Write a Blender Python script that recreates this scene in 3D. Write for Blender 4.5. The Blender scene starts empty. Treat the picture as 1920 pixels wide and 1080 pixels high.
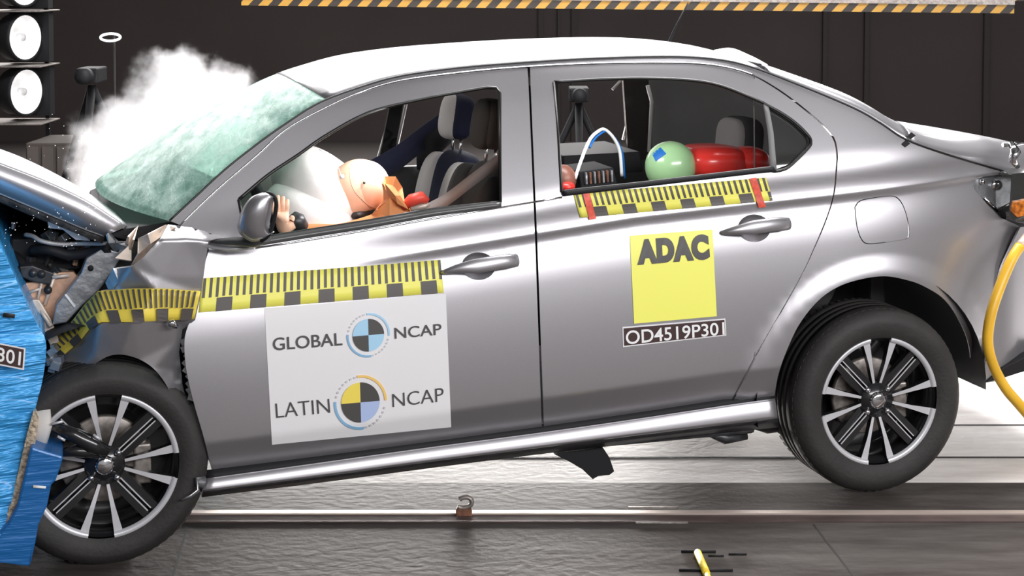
import bpy, bmesh, math, random
import numpy as np
from mathutils import Vector, Matrix, noise
from mathutils.geometry import delaunay_2d_cdt

random.seed(4)
SC = bpy.context.scene
COL = SC.collection

# ---------------------------------------------------------------- camera
F = 3000.0            # focal length in pixels of the 1920 wide frame
CY = 112.0            # image row the optical axis meets (lens shift)
PITCH = math.radians(3)
CAM = Vector((0, -5.0, 1.72))
cd = bpy.data.cameras.new('camera')
cam = bpy.data.objects.new('camera', cd); COL.objects.link(cam)
cam.location = CAM
cam.rotation_euler = (math.radians(90) - PITCH, 0, 0)
cd.sensor_width = 36.0
cd.lens = F / 1920 * 36.0
cd.shift_y = -(540 - CY) / 1920
cd.clip_end = 100
SC.camera = cam

# ---------------------------------------------------------------- world, lights, exposure
w = bpy.data.worlds.new('world'); SC.world = w; w.use_nodes = True
w.node_tree.nodes['Background'].inputs[0].default_value = (.8, .85, .9, 1)
w.node_tree.nodes['Background'].inputs[1].default_value = 0.02
SC.view_settings.view_transform = 'Standard'
SC.view_settings.look = 'None'
SC.view_settings.gamma = 1
SC.view_settings.use_curve_mapping = False
SC.view_settings.exposure = 0.12

def area(name, loc, target, sx, sy, power, col=(1, 1, 1), spread=180):
    l = bpy.data.lights.new(name, 'AREA'); l.shape = 'RECTANGLE'
    l.size = sx; l.size_y = sy; l.energy = power; l.color = col
    l.spread = math.radians(spread)
    o = bpy.data.objects.new(name, l); COL.objects.link(o)
    o.location = loc
    o.rotation_euler = (Vector(target) - Vector(loc)).to_track_quat('-Z', 'Y').to_euler()
    return o

area('light_bank_overhead', (0.6, 2.4, 5.4), (0.2, 1.0, 1.0), 6.0, 1.8, 800, (1, .99, .99))
area('light_bank_front', (4.6, -6.9, 3.9), (0.6, 0, 0.7), 9.0, 1.35, 680, (1, .985, .99))
area('light_bank_behind', (-0.5, 10.4, 4.0), (0.3, 0.6, 0.6), 12.0, 2.2, 700, (1, .98, .97))
area('added_floor_fill', (-0.1, 2.5, .13), (-0.1, 0.3, 0.03), 2.6, .16, 260, (1, .96, .93))  # added fill, hidden behind the car, brightens the floor under it
SC.cycles.volume_bounces = 4

# ---------------------------------------------------------------- projection helpers
fw = Vector((0, math.cos(PITCH), -math.sin(PITCH)))
up = Vector((0, math.sin(PITCH), math.cos(PITCH)))
rt = Vector((1, 0, 0))

def ray(px, py):
    return fw + rt * ((px - 960) / F) - up * ((py - CY) / F)
def at(px, py, d):
    return CAM + ray(px, py) * d
def onz(px, py, z=0.0):
    r = ray(px, py); return CAM + r * ((z - CAM.z) / r.z)

PF = at(197, 880, 4.64)       # front near wheel centre
PR = at(1648, 752, 5.31)      # rear near wheel centre
EX = (PR - PF); WB = EX.length; EX.normalize()
EY = Vector((0, 0, 1)).cross(EX).normalized()
EZ = EX.cross(EY).normalized()
WID = 1.70

def L(x, y, z):               # car frame (x rearward, y away from the near side, z up) to world
    return PF + EX * x + EY * y + EZ * z
def plane(px, py, lat):       # pixel to the plane at a lateral distance in the car frame
    d = ray(px, py)
    t = (lat - (CAM - PF).dot(EY)) / d.dot(EY)
    return CAM + d * t
def tolocal(p):
    q = p - PF
    return q.dot(EX), q.dot(EY), q.dot(EZ)

# ---------------------------------------------------------------- car side surface
def sst(a, b, x):
    t = np.clip((x - a) / (b - a), 0, 1); return t * t * (3 - 2 * t)
XS = np.linspace(-.8, 3.8, 116); ZS = np.linspace(-.5, 1.5, 1001)
TAB = np.zeros((len(XS), len(ZS))); CREASE = []
for i, x in enumerate(XS):
    zc = np.interp(x, [0, .666, 1.3, 1.65, 2.2, 2.83, 3.6], [.47, .547, .615, .651, .683, .716, .74])
    zb = np.interp(x, [0, .5, 1.3, 1.4, 2.09, 3.6], [.60, .645, .715, .732, .79, .86])
    zl = np.interp(x, [0, .34, 1.03, 1.96, 3.6], [.03, .048, .084, .135, .18])
    k = float(sst(.6, 1.1, x))
    kz = [zl - .3, zl - .007, zl + .007, zl + .14, zc - .16, zc - .06, zc - .032, zc - .012, zc - .004, zc + .003, zc + .013, zc + .05, max(zb - .01, zc + .07), zb + .04, 1.0, 1.1, 1.2, 1.5]
    q = lambda a, b: a * (1 - k) + b * k
    ks = [-.6, -.46, -.055, .0, .10, .26, q(.27, .18), q(.27, -.28), q(.27, -.28), q(.25, .50), q(.23, .17), q(.22, -.04), .26, .46, .50, .62, 1.3, 1.5]
    CREASE.append((x, zc, zl))
    sl = np.interp(ZS, kz, ks)
    c = np.concatenate([[0], np.cumsum((sl[1:] + sl[:-1]) / 2 * (ZS[1] - ZS[0]))])
    c -= np.interp(zl + .15, ZS, c)
    c += .26 * max(0, x - 2.35) ** 2 + .10 * max(0, .4 - x) ** 2 + .006 * (x - 1.4) ** 2
    r = np.sqrt((x - WB) ** 2 + (ZS + .02) ** 2)
    c -= .012 * (1 - sst(.44, .515, r)) * sst(-.3, -.1, ZS)
    TAB[i] = c

def S(x, z):
    fx = min(max((x - XS[0]) / (XS[1] - XS[0]), 0), len(XS) - 1.001)
    fz = min(max((z - ZS[0]) / (ZS[1] - ZS[0]), 0), len(ZS) - 1.001)
    i = int(fx); j = int(fz); a = fx - i; b = fz - j
    return float((TAB[i, j] * (1 - b) + TAB[i, j + 1] * b) * (1 - a) + (TAB[i + 1, j] * (1 - b) + TAB[i + 1, j + 1] * b) * a)
def Snorm(x, z, mirror=False):
    e = .012
    dx = (S(x + .04, z) - S(x - .04, z)) / .08; dz = (S(x, z + e / 2) - S(x, z - e / 2)) / e
    n = (EX * dx + EZ * dz - EY) if not mirror else (EX * dx + EZ * dz + EY)
    return n.normalized()

def proj(p):
    d = p - CAM; t = d.dot(fw)
    return 960 + F * d.x / t, CY - F * d.dot(up) / t
EXTRA = []
for x in np.arange(.3, 3.45, .013):
    zc = float(np.interp(x, XS, [c[1] for c in CREASE])); zl = float(np.interp(x, XS, [c[2] for c in CREASE]))
    for z in (zc - .034, zc - .022, zc - .012, zc - .005, zc - .001, zc + .003, zc + .008, zc + .014, zc + .024, zl - .008, zl, zl + .008):
        EXTRA.append(proj(L(x, S(x, z), z)))
for r in (.438, .45, .463, .476, .49, .503, .516):
    for a in np.arange(-.25, math.pi + .25, .03):
        x = WB + r * math.cos(a); z = -.02 + r * math.sin(a)
        EXTRA.append(proj(L(x, S(x, z), z)))

def side(off=0.0, mirror=False):
    """pixel -> point on the car's side skin (off = metres inwards)"""
    def f(px, py):
        lat = off if not mirror else WID
        for _ in range(9):
            x, y, z = tolocal(plane(px, py, lat))
            s = S(x, z) + off
            t = s if not mirror else WID - s
            lat = lat * .25 + t * .75
        return plane(px, py, lat)
    f.side = True; f.mirror = mirror
    return f
def flat(lat):
    return lambda px, py: plane(px, py, lat)
def field(ctrl, off=0.0):
    """pixel -> point on a creased sheet: linear facets between control points (px, py, lateral)"""
    P = [Vector((c[0], c[1])) for c in ctrl]
    vs, es, fs, ov, *_ = delaunay_2d_cdt(P, [], [], 0, 1e-6)
    lat = [ctrl[o[0]][2] for o in ov]
    tris = [tuple(t) for t in fs]
    def f(px, py):
        best = None
        for t in tris:
            a, b, c = (vs[k] for k in t)
            d = (b.y - c.y) * (a.x - c.x) + (c.x - b.x) * (a.y - c.y)
            if abs(d) < 1e-9: continue
            u = ((b.y - c.y) * (px - c.x) + (c.x - b.x) * (py - c.y)) / d
            v = ((c.y - a.y) * (px - c.x) + (a.x - c.x) * (py - c.y)) / d
            w_ = 1 - u - v
            m = min(u, v, w_)
            if best is None or m > best[0]:
                best = (m, u * lat[t[0]] + v * lat[t[1]] + w_ * lat[t[2]])
            if m >= -1e-6: break
        return plane(px, py, best[1] + off)
    return f

# ---------------------------------------------------------------- object helpers
def wloc(parent):
    v = Vector((0, 0, 0)); p = parent
    while p: v += Vector(p.location); p = p.parent
    return v
def tag(o, label=None, cat=None, group=None, kind=None):
    if label: o['label'] = label
    if cat: o['category'] = cat
    if group: o['group'] = group
    if kind: o['kind'] = kind
    return o
def thing(name, loc, label, cat, group=None):
    o = bpy.data.objects.new(name, None); COL.objects.link(o)
    o.location = loc; o.empty_display_size = .1
    return tag(o, label, cat, group)

class MB:
    def __init__(s): s.v = []; s.f = []; s.m = []; s.n = {}; s.sm = []
    def add(s, vs, fs, m=0, smooth=False, normals=None):
        b = len(s.v); s.v += [Vector(v) for v in vs]
        for k, f_ in enumerate(fs):
            s.f.append([b + i for i in f_]); s.m.append(m); s.sm.append(smooth)
        if normals:
            for i, n in enumerate(normals): s.n[b + i] = n
        return s
    def box(s, c, sx, sy, sz, R=None, m=0):
        c = Vector(c); vs = []
        for x in (-.5, .5):
            for y in (-.5, .5):
                for z in (-.5, .5):
                    q = Vector((x * sx, y * sy, z * sz))
                    vs.append(c + (R @ q if R else q))
        return s.add(vs, [(0, 1, 3, 2), (4, 6, 7, 5), (0, 4, 5, 1), (2, 3, 7, 6), (0, 2, 6, 4), (1, 5, 7, 3)], m)
    def tube(s, pts, r, n=10, m=0, flatten=None, cap=True):
        pts = [Vector(p) for p in pts]
        if not hasattr(r, '__len__'): r = [r] * len(pts)
        ref = None; rings = []; 
        for i, p in enumerate(pts):
            t = (pts[min(i + 1, len(pts) - 1)] - pts[max(i - 1, 0)]).normalized()
            if ref is None:
                ref = Vector((0, 0, 1)) if abs(t.z) < .9 else Vector((1, 0, 0))
            a = (ref - t * ref.dot(t)).normalized(); ref = a; b = t.cross(a)
            rr = r[i]
            ra, rb = (rr, rr) if not hasattr(rr, '__len__') else rr
            rings.append([p + a * (ra * math.cos(2 * math.pi * k / n)) + b * (rb * math.sin(2 * math.pi * k / n)) for k in range(n)])
        vs = [q for g in rings for q in g]; fs = []
        for i in range(len(rings) - 1):
            for k in range(n):
                fs.append((i * n + k, i * n + (k + 1) % n, (i + 1) * n + (k + 1) % n, (i + 1) * n + k))
        s.add(vs, fs, m, True)
        if cap:
            b = len(s.v) - len(vs)
            s.f.append([b + k for k in range(n)][::-1]); s.m.append(m); s.sm.append(False)
            s.f.append([b + (len(rings) - 1) * n + k for k in range(n)]); s.m.append(m); s.sm.append(False)
        return s
    def lathe(s, prof, c, ax, u_, n=48, m=0, a0=0, a1=2 * math.pi, closed=False):
        """prof: (radius, along axis); ax = axis, u_ = direction at angle 0"""
        c = Vector(c); ax = Vector(ax); u_ = Vector(u_); v_ = ax.cross(u_)
        full = abs(a1 - a0 - 2 * math.pi) < 1e-6
        cnt = n if full else n + 1
        vs = []
        for k in range(cnt):
            a = a0 + (a1 - a0) * k / n
            d = u_ * math.cos(a) + v_ * math.sin(a)
            for (r, h) in prof: vs.append(c + d * r + ax * h)
        P = len(prof); fs = []
        for k in range(n):
            k2 = (k + 1) % cnt
            for j in range(P - 1 if not closed else P):
                j2 = (j + 1) % P
                fs.append((k * P + j, k2 * P + j, k2 * P + j2, k * P + j2))
        return s.add(vs, fs, m, True)
    def build(s, name, mats, parent=None, origin=None, recalc=False, bevel=0, sub=0, angle=40):
        o0 = wloc(parent) if parent else (Vector(origin) if origin is not None else s.base())
        me = bpy.data.meshes.new(name)
        me.from_pydata([v - o0 for v in s.v], [], s.f)
        if not hasattr(mats, '__len__'): mats = [mats]
        for m in mats: me.materials.append(m)
        me.polygons.foreach_set('material_index', s.m)
        me.polygons.foreach_set('use_smooth', s.sm)
        me.update()
        if recalc:
            bm = bmesh.new(); bm.from_mesh(me); bmesh.ops.recalc_face_normals(bm, faces=bm.faces); bm.to_mesh(me); bm.free()
        if s.n:
            ns = [tuple(s.n.get(i, (0, 0, 0))) for i in range(len(s.v))]
            me.normals_split_custom_set_from_vertices(ns)
        o = bpy.data.objects.new(name, me); COL.objects.link(o)
        if parent: o.parent = parent
        else: o.location = o0
        if bevel:
            b = o.modifiers.new('bevel', 'BEVEL'); b.width = bevel; b.segments = 2; b.limit_method = 'ANGLE'; b.angle_limit = math.radians(angle)
        if sub:
            b = o.modifiers.new('sub', 'SUBSURF'); b.levels = sub; b.render_levels = sub
        return o
    def base(s):
        xs = [v.x for v in s.v]; ys = [v.y for v in s.v]; zs = [v.z for v in s.v]
        return Vector(((min(xs) + max(xs)) / 2, (min(ys) + max(ys)) / 2, min(zs)))

def sm(pts, n=6):
    """Catmull-Rom through open list of tuples"""
    P = [np.array(p, float) for p in pts]
    if len(P) < 3: return [tuple(p) for p in P]
    P = [2 * P[0] - P[1]] + P + [2 * P[-1] - P[-2]]
    out = []
    for i in range(1, len(P) - 2):
        for k in range(n):
            t = k / n
            a, b, c, d = P[i - 1], P[i], P[i + 1], P[i + 2]
            out.append(tuple(.5 * (2 * b + (c - a) * t + (2 * a - 5 * b + 4 * c - d) * t * t + (-a + 3 * b - 3 * c + d) * t ** 3)))
    out.append(tuple(P[-2]))
    return out
def rs(pts, n):
    """resample polyline to n points by arc length"""
    P = np.array(pts, float); d = np.concatenate([[0], np.cumsum(np.linalg.norm(np.diff(P[:, :2], axis=0), axis=1))])
    t = np.linspace(0, d[-1], n)
    return [tuple(np.interp(q, d, P[:, k]) for k in range(P.shape[1])) for q in t]
def inpoly(x, y, poly):
    c = False; j = len(poly) - 1
    for i in range(len(poly)):
        xi, yi = poly[i][:2]; xj, yj = poly[j][:2]
        if (yi > y) != (yj > y) and x < (xj - xi) * (y - yi) / (yj - yi + 1e-12) + xi: c = not c
        j = i
    return c
def dens(poly, step):
    out = []
    for i in range(len(poly)):
        a = poly[i]; b = poly[(i + 1) % len(poly)]
        d = math.hypot(b[0] - a[0], b[1] - a[1]); n = max(1, int(d / step))
        for k in range(n): out.append((a[0] + (b[0] - a[0]) * k / n, a[1] + (b[1] - a[1]) * k / n))
    return out

def panel(name, outline, fn, mat, parent, thick=.004, holes=(), step=9, label=None, mb=None, mi=0, smooth=True, build=True, lip=0.0):
    loops = [dens(outline, step)] + [dens(h, step) for h in holes]
    V = []; E = []
    for lp in loops:
        b = len(V); V += [Vector(p) for p in lp]
        E += [(b + i, b + (i + 1) % len(lp)) for i in range(len(lp))]
    nb = len(V)
    xs = [p[0] for p in loops[0]]; ys = [p[1] for p in loops[0]]
    bp = [np.array(V[i]) for i in range(nb)]; B = np.array([[v.x, v.y] for v in V])
    y = min(ys) + step * .5; row = 0
    while y < max(ys):
        x = min(xs) + (step * .5 if row % 2 else 0)
        while x < max(xs):
            if inpoly(x, y, loops[0]) and not any(inpoly(x, y, h) for h in loops[1:]):
                if np.min((B[:, 0] - x) ** 2 + (B[:, 1] - y) ** 2) > (step * .45) ** 2: V.append(Vector((x, y)))
            x += step
        y += step * .87; row += 1
    if getattr(fn, 'crease', False):
        for x, y in EXTRA:
            if inpoly(x, y, loops[0]) and not any(inpoly(x, y, h) for h in loops[1:]) and np.min((B[:, 0] - x) ** 2 + (B[:, 1] - y) ** 2) > 4: V.append(Vector((x, y)))
    vs, es, fs, *_ = delaunay_2d_cdt(V, E, [], 0, 1e-5)
    keep = []
    for t in fs:
        cx = sum(vs[k].x for k in t) / len(t); cy = sum(vs[k].y for k in t) / len(t)
        if inpoly(cx, cy, loops[0]) and not any(inpoly(cx, cy, h) for h in loops[1:]): keep.append(list(t))
    used = sorted({k for t in keep for k in t}); mp = {k: i for i, k in enumerate(used)}
    pts = [fn(vs[k].x, vs[k].y) for k in used]
    tris = [[mp[k] for k in t] for t in keep]
    mir = getattr(fn, 'mirror', False)
    # orient towards camera (or away for the far skin's outside)
    def orient(t):
        n = (pts[t[1]] - pts[t[0]]).cross(pts[t[2]] - pts[t[0]])
        s = n.dot(CAM - pts[t[0]]) > 0
        return t if s != mir else t[::-1]
    tris = [orient(t) for t in tris]
    M = mb or MB()
    inward = EY * thick * (-1 if mir else 1)
    ns = None
    if getattr(fn, 'side', False):
        ns = []
        for p in pts:
            x, yy, z = tolocal(p); ns.append(Snorm(x, z, mir))
    M.add(pts, tris, mi, smooth, ns)
    if thick:
        M.add([p + inward for p in pts], [t[::-1] for t in tris], mi, False)
        cnt = {}
        for t in tris:
            for i in range(3):
                e = (t[i], t[(i + 1) % 3]); cnt[e] = cnt.get(e, 0) + 1
        rim = [e for e in cnt if (e[1], e[0]) not in cnt]
        rv = []; rf = []
        for a, b in rim:
            i = len(rv); rv += [pts[a], pts[b], pts[b] + inward, pts[a] + inward]; rf.append((i + 1, i, i + 3, i + 2))
        M.add(rv, rf, mi, False)
    if not build: return M
    o = M.build(name, mat, parent)
    if label: o['label'] = label
    return o

def prism(name, outline, lat0, lat1, mat, parent=None, label=None, bevel=.004, mb=None, mi=0, taper=None, build=True):
    """solid: traced side outline at lateral lat0, carried to lat1"""
    a = [plane(p[0], p[1], lat0) for p in outline]
    c = sum(a, Vector()) / len(a)
    b = [(c + (p - c) * (taper or 1)) + EY * (lat1 - lat0) for p in a]
    M = mb or MB(); n = len(a)
    V = [Vector((p[0], p[1])) for p in outline]
    vs, es, fs, ov, *_ = delaunay_2d_cdt(V, [(i, (i + 1) % n) for i in range(n)], [], 1, 1e-5)
    tr = [[ov[k][0] for k in t] for t in fs if all(ov[k] for k in t)]
    def orient(t):
        nn = (a[t[1]] - a[t[0]]).cross(a[t[2]] - a[t[0]])
        return t if nn.dot(EY) * (lat1 - lat0) < 0 else t[::-1]
    tr = [orient(t) for t in tr]
    area2 = sum(outline[i][0] * outline[(i + 1) % n][1] - outline[(i + 1) % n][0] * outline[i][1] for i in range(n))
    sides = [(i, (i + 1) % n, n + (i + 1) % n, n + i) for i in range(n)]
    M.add(a + b, tr + [[k + n for k in t[::-1]] for t in tr] + sides, mi)
    if not build: return M
    o = M.build(name, mat, parent, recalc=True, bevel=bevel)
    if label: o['label'] = label
    return o

def loft(curves, mat, name, parent, nu=24, thick=0.004, sub=1, label=None, mb=None, build=True, wob=0, mi=0, smooth=True):
    """curves: lists of world points -> sheet with thickness along the normal"""
    C_ = []
    for c in curves:
        P = np.array([tuple(p) for p in c]); d = np.concatenate([[0], np.cumsum(np.linalg.norm(np.diff(P, axis=0), axis=1))])
        t = np.linspace(0, d[-1], nu)
        C_.append([Vector([np.interp(q, d, P[:, k]) for k in range(3)]) for q in t])
    if wob:
        C_ = [[p + noise.noise_vector(p * 9) * wob for p in c] for c in C_]
    m = len(C_); vs = [p for c in C_ for p in c]
    fs = [(i * nu + j, i * nu + j + 1, (i + 1) * nu + j + 1, (i + 1) * nu + j) for i in range(m - 1) for j in range(nu - 1)]
    M = mb or MB(); M.add(vs, fs, mi, smooth)
    if not build: return M
    o = M.build(name, mat, parent)
    if thick:
        s = o.modifiers.new('thickness', 'SOLIDIFY'); s.thickness = thick; s.offset = 0
    if label: o['label'] = label
    return o

# ---------------------------------------------------------------- materials
MATS = {}
def mat(name, col, rough=.5, metal=0, coat=0, var=0, scale=8, bump=0, bscale=40, emit=0, alpha=None, trans=0, stretch=None, spec=.5, ior=None, col2=None):
    m = bpy.data.materials.new(name); m.use_nodes = True; nt = m.node_tree; N = nt.nodes; K = nt.links
    b = N['Principled BSDF']
    b.inputs['Base Color'].default_value = (*col, 1); b.inputs['Roughness'].default_value = rough
    b.inputs['Metallic'].default_value = metal; b.inputs['Coat Weight'].default_value = coat
    b.inputs['Coat Roughness'].default_value = .08
    b.inputs['Specular IOR Level'].default_value = spec
    if ior: b.inputs['IOR'].default_value = ior
    b.inputs['Transmission Weight'].default_value = trans
    if emit:
        b.inputs['Emission Color'].default_value = (*col, 1); b.inputs['Emission Strength'].default_value = emit
    if alpha is not None: b.inputs['Alpha'].default_value = alpha
    tc = N.new('ShaderNodeTexCoord'); mp = N.new('ShaderNodeMapping'); K.new(tc.outputs['Object'], mp.inputs[0])
    if stretch: mp.inputs['Scale'].default_value = stretch
    if var or col2:
        n = N.new('ShaderNodeTexNoise'); n.inputs['Scale'].default_value = scale; n.inputs['Detail'].default_value = 6
        K.new(mp.outputs[0], n.inputs['Vector'])
        r = N.new('ShaderNodeValToRGB'); r.color_ramp.elements[0].position = .32; r.color_ramp.elements[1].position = .68
        c2 = col2 or tuple(min(1, c * (1 + var)) for c in col)
        c1 = tuple(c * (1 - var) for c in col)
        r.color_ramp.elements[0].color = (*c1, 1); r.color_ramp.elements[1].color = (*c2, 1)
        K.new(n.outputs['Fac'], r.inputs[0]); K.new(r.outputs[0], b.inputs['Base Color'])
        if emit: K.new(r.outputs[0], b.inputs['Emission Color'])
    if bump:
        n = N.new('ShaderNodeTexNoise'); n.inputs['Scale'].default_value = bscale; n.inputs['Detail'].default_value = 4
        K.new(mp.outputs[0], n.inputs['Vector'])
        u = N.new('ShaderNodeBump'); u.inputs['Strength'].default_value = bump; u.inputs['Distance'].default_value = .01
        K.new(n.outputs['Fac'], u.inputs['Height']); K.new(u.outputs[0], b.inputs['Normal'])
    MATS[name] = m; return m

paint = mat('silver_grey_paint', (.47, .46, .485), .36, .8, .4, var=.03, scale=400)
paint_in = mat('bare_primer', (.42, .41, .41), .5, .4, 0, var=.15)
black = mat('black_plastic', (.012, .012, .014), .6, spec=.25)
rubber = mat('tyre_rubber', (.026, .024, .023), .66, bump=.15, bscale=90, var=.2, scale=12)
rubber_seal = mat('black_seal', (.010, .010, .010), .35)
trimgrey = mat('grey_moulding', (.10, .10, .10), .3, .2)
alloy = mat('polished_alloy', (.66, .66, .69), .35, .35)
alloy_dark = mat('black_wheel_paint', (.02, .02, .022), .25, .3, .5)
chrome = mat('chrome', (.8, .8, .82), .12, 1)
steel = mat('crumpled_steel', (.42, .43, .45), .35, .8, var=.25, scale=20, bump=.3, bscale=30)
darksteel = mat('dark_steel', (.07, .07, .075), .4, .6, var=.4, scale=25)
castiron = mat('engine_casting', (.05, .048, .046), .6, .3, var=.6, scale=30, bump=.5, bscale=60)
copper = mat('tan_primer_metal', (.60, .36, .24), .5, .3, var=.3, scale=25)
tanmetal = mat('torn_pale_metal', (.70, .60, .52), .45, .3, var=.2, scale=20)
whitep = mat('white_sticker', (.86, .85, .87), .45)
yellow = mat('yellow_sticker', (.96, .92, .16), .45)
yelstick = mat('yellow_square_sticker', (.98, .97, .18), .45)
tick = mat('dark_grey_print', (.09, .08, .075), .5)
orange = mat('orange_yellow_tape', (.93, .74, .10), .45)
text_dark = mat('charcoal_print', (.075, .07, .07), .5)
text_white = mat('white_lettering', (.92, .92, .93), .5)
plate_brown = mat('dark_brown_label', (.055, .025, .025), .5)
lblue = mat('light_blue_print', (.42, .70, .93), .5)
dblue = mat('blue_print', (.25, .50, .75), .5)
lav = mat('pale_blue_print', (.45, .56, .85), .5)
yprint = mat('yellow_print', (.95, .76, .12), .5)
oprint = mat('amber_print', (.95, .62, .18), .5)
greyprint = mat('pale_grey_print', (.62, .63, .66), .5)
redtape = mat('red_tape', (.85, .10, .06), .5, var=.3, scale=60)
skin = mat('tan_vinyl_skin', (.92, .57, .40), .45, var=.06, scale=15)
orskin = mat('orange_vinyl', (.82, .33, .13), .45, var=.15, scale=14)
seamm = mat('seam_brown', (.42, .24, .17), .6)
bagm = mat('white_airbag_fabric', (.93, .89, .87), .75, bump=.25, bscale=22)
seat_grey = mat('grey_seat_fabric', (.42, .40, .39), .85, bump=.2, bscale=120)
seat_light = mat('pale_seat_vinyl', (.62, .60, .58), .6)
navy = mat('navy_seat_fabric', (.012, .015, .045), .85)
seat_dark = mat('charcoal_seat_fabric', (.05, .05, .05), .85)
beltm = mat('grey_belt_webbing', (.30, .29, .29), .7)
greenp = mat('green_glossy_paint', (.42, .70, .36), .25, coat=.6)
redp = mat('red_glossy_plastic', (.95, .05, .04), .28, coat=.4, bump=.2, bscale=6)
bluetape = mat('blue_tape', (.01, .16, .55), .5)
trim_int = mat('grey_interior_trim', (.22, .22, .22), .7)
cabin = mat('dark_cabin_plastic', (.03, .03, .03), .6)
amber = mat('amber_lens', (.75, .20, .03), .2, var=.6, scale=50, coat=.5)
yhose = mat('yellow_orange_hose', (.92, .52, .04), .35, var=.12, scale=10)
palehose = mat('pale_copper_hose', (.75, .55, .45), .35)
rust = mat('rusty_steel', (.20, .09, .055), .7, .3, var=.4, scale=60)
greysteel = mat('worn_grey_steel', (.30, .27, .25), .45, .6, var=.3, scale=60)
barrier_tan = mat('honeycomb_edge', (.55, .45, .33), .6, .2, var=.5, scale=90, bump=.9, bscale=120)

# blue crushed honeycomb with horizontal wrinkles
def honeycomb(name, col, wr):
    m = mat(name, col, .38, .15, .2)
    nt = m.node_tree; N = nt.nodes; K = nt.links; b = N['Principled BSDF']
    tc = N.new('ShaderNodeTexCoord'); mp = N.new('ShaderNodeMapping'); mp.inputs['Scale'].default_value = (2.5, 2.5, 22); mp.inputs['Rotation'].default_value = (0, .12, 0)
    K.new(tc.outputs['Object'], mp.inputs[0])
    n = N.new('ShaderNodeTexNoise'); n.inputs['Scale'].default_value = 2.2; n.inputs['Detail'].default_value = 3; K.new(mp.outputs[0], n.inputs['Vector'])
    u = N.new('ShaderNodeBump'); u.inputs['Strength'].default_value = wr; u.inputs['Distance'].default_value = .03
    K.new(n.outputs['Fac'], u.inputs['Height']); K.new(u.outputs[0], b.inputs['Normal'])
    return m
blue = honeycomb('blue_honeycomb_sheet', (.05, .36, .78), .9)
blue2 = honeycomb('deep_blue_bumper_sheet', (.012, .14, .42), .35)

# windscreen: green laminated glass, crazed white
def mk_glass():
    m = bpy.data.materials.new('cracked_green_glass'); m.use_nodes = True; nt = m.node_tree; N = nt.nodes; K = nt.links
    b = N['Principled BSDF']; out = N['Material Output']
    b.inputs['Roughness'].default_value = .4; b.inputs['Specular IOR Level'].default_value = .3; b.inputs['Coat Weight'].default_value = .25; b.inputs['Coat Roughness'].default_value = .32
    tc = N.new('ShaderNodeTexCoord')
    mp = N.new('ShaderNodeMapping'); mp.inputs['Scale'].default_value = (3, 1, 3); mp.inputs['Rotation'].default_value = (0, .75, 0); K.new(tc.outputs['Object'], mp.inputs[0])
    n = N.new('ShaderNodeTexNoise'); n.inputs['Scale'].default_value = 5; n.inputs['Detail'].default_value = 8; n.inputs['Roughness'].default_value = .7; K.new(mp.outputs[0], n.inputs['Vector'])
    r = N.new('ShaderNodeValToRGB'); r.color_ramp.elements[0].position = .38; r.color_ramp.elements[1].position = .7
    r.color_ramp.elements[0].color = (.20, .35, .30, 1); r.color_ramp.elements[1].color = (.46, .60, .55, 1); K.new(n.outputs['Fac'], r.inputs[0])
    v = N.new('ShaderNodeTexVoronoi'); v.feature = 'DISTANCE_TO_EDGE'; v.inputs['Scale'].default_value = 9; K.new(mp.outputs[0], v.inputs['Vector'])
    r2 = N.new('ShaderNodeValToRGB'); r2.color_ramp.elements[0].position = 0; r2.color_ramp.elements[1].position = .035
    r2.color_ramp.elements[0].color = (1, 1, 1, 1); r2.color_ramp.elements[1].color = (0, 0, 0, 1); K.new(v.outputs['Distance'], r2.inputs[0])
    mx = N.new('ShaderNodeMixRGB'); K.new(r2.outputs[0], mx.inputs[0]); K.new(r.outputs[0], mx.inputs[1]); mx.inputs[2].default_value = (.8, .9, .86, 1)
    ml = N.new('ShaderNodeMath'); ml.operation = 'MULTIPLY'; K.new(r2.outputs[0], ml.inputs[0]); ml.inputs[1].default_value = .35
    K.new(ml.outputs[0], mx.inputs[0])
    K.new(mx.outputs[0], b.inputs['Base Color'])
    tr = N.new('ShaderNodeBsdfTransparent'); tr.inputs[0].default_value = (.72, .95, .86, 1)
    ms = N.new('ShaderNodeMixShader')
    r3 = N.new('ShaderNodeMapRange'); r3.inputs[1].default_value = .35; r3.inputs[2].default_value = .65; r3.inputs[3].default_value = .45; r3.inputs[4].default_value = .85
    K.new(n.outputs['Fac'], r3.inputs[0]); K.new(r3.outputs[0], ms.inputs[0])
    K.new(tr.outputs[0], ms.inputs[1]); K.new(b.outputs[0], ms.inputs[2]); K.new(ms.outputs[0], out.inputs[0])
    bu = N.new('ShaderNodeBump'); bu.inputs['Strength'].default_value = .4; bu.inputs['Distance'].default_value = .01; K.new(n.outputs['Fac'], bu.inputs['Height']); K.new(bu.outputs[0], b.inputs['Normal'])
    return m
glass_ws = mk_glass()
glass_dark = mat('tinted_glass', (.04, .042, .04), .06, coat=1, alpha=.86)
glass_rear = mat('rear_window_glass', (.06, .06, .065), .12, coat=1, alpha=.9)

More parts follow.
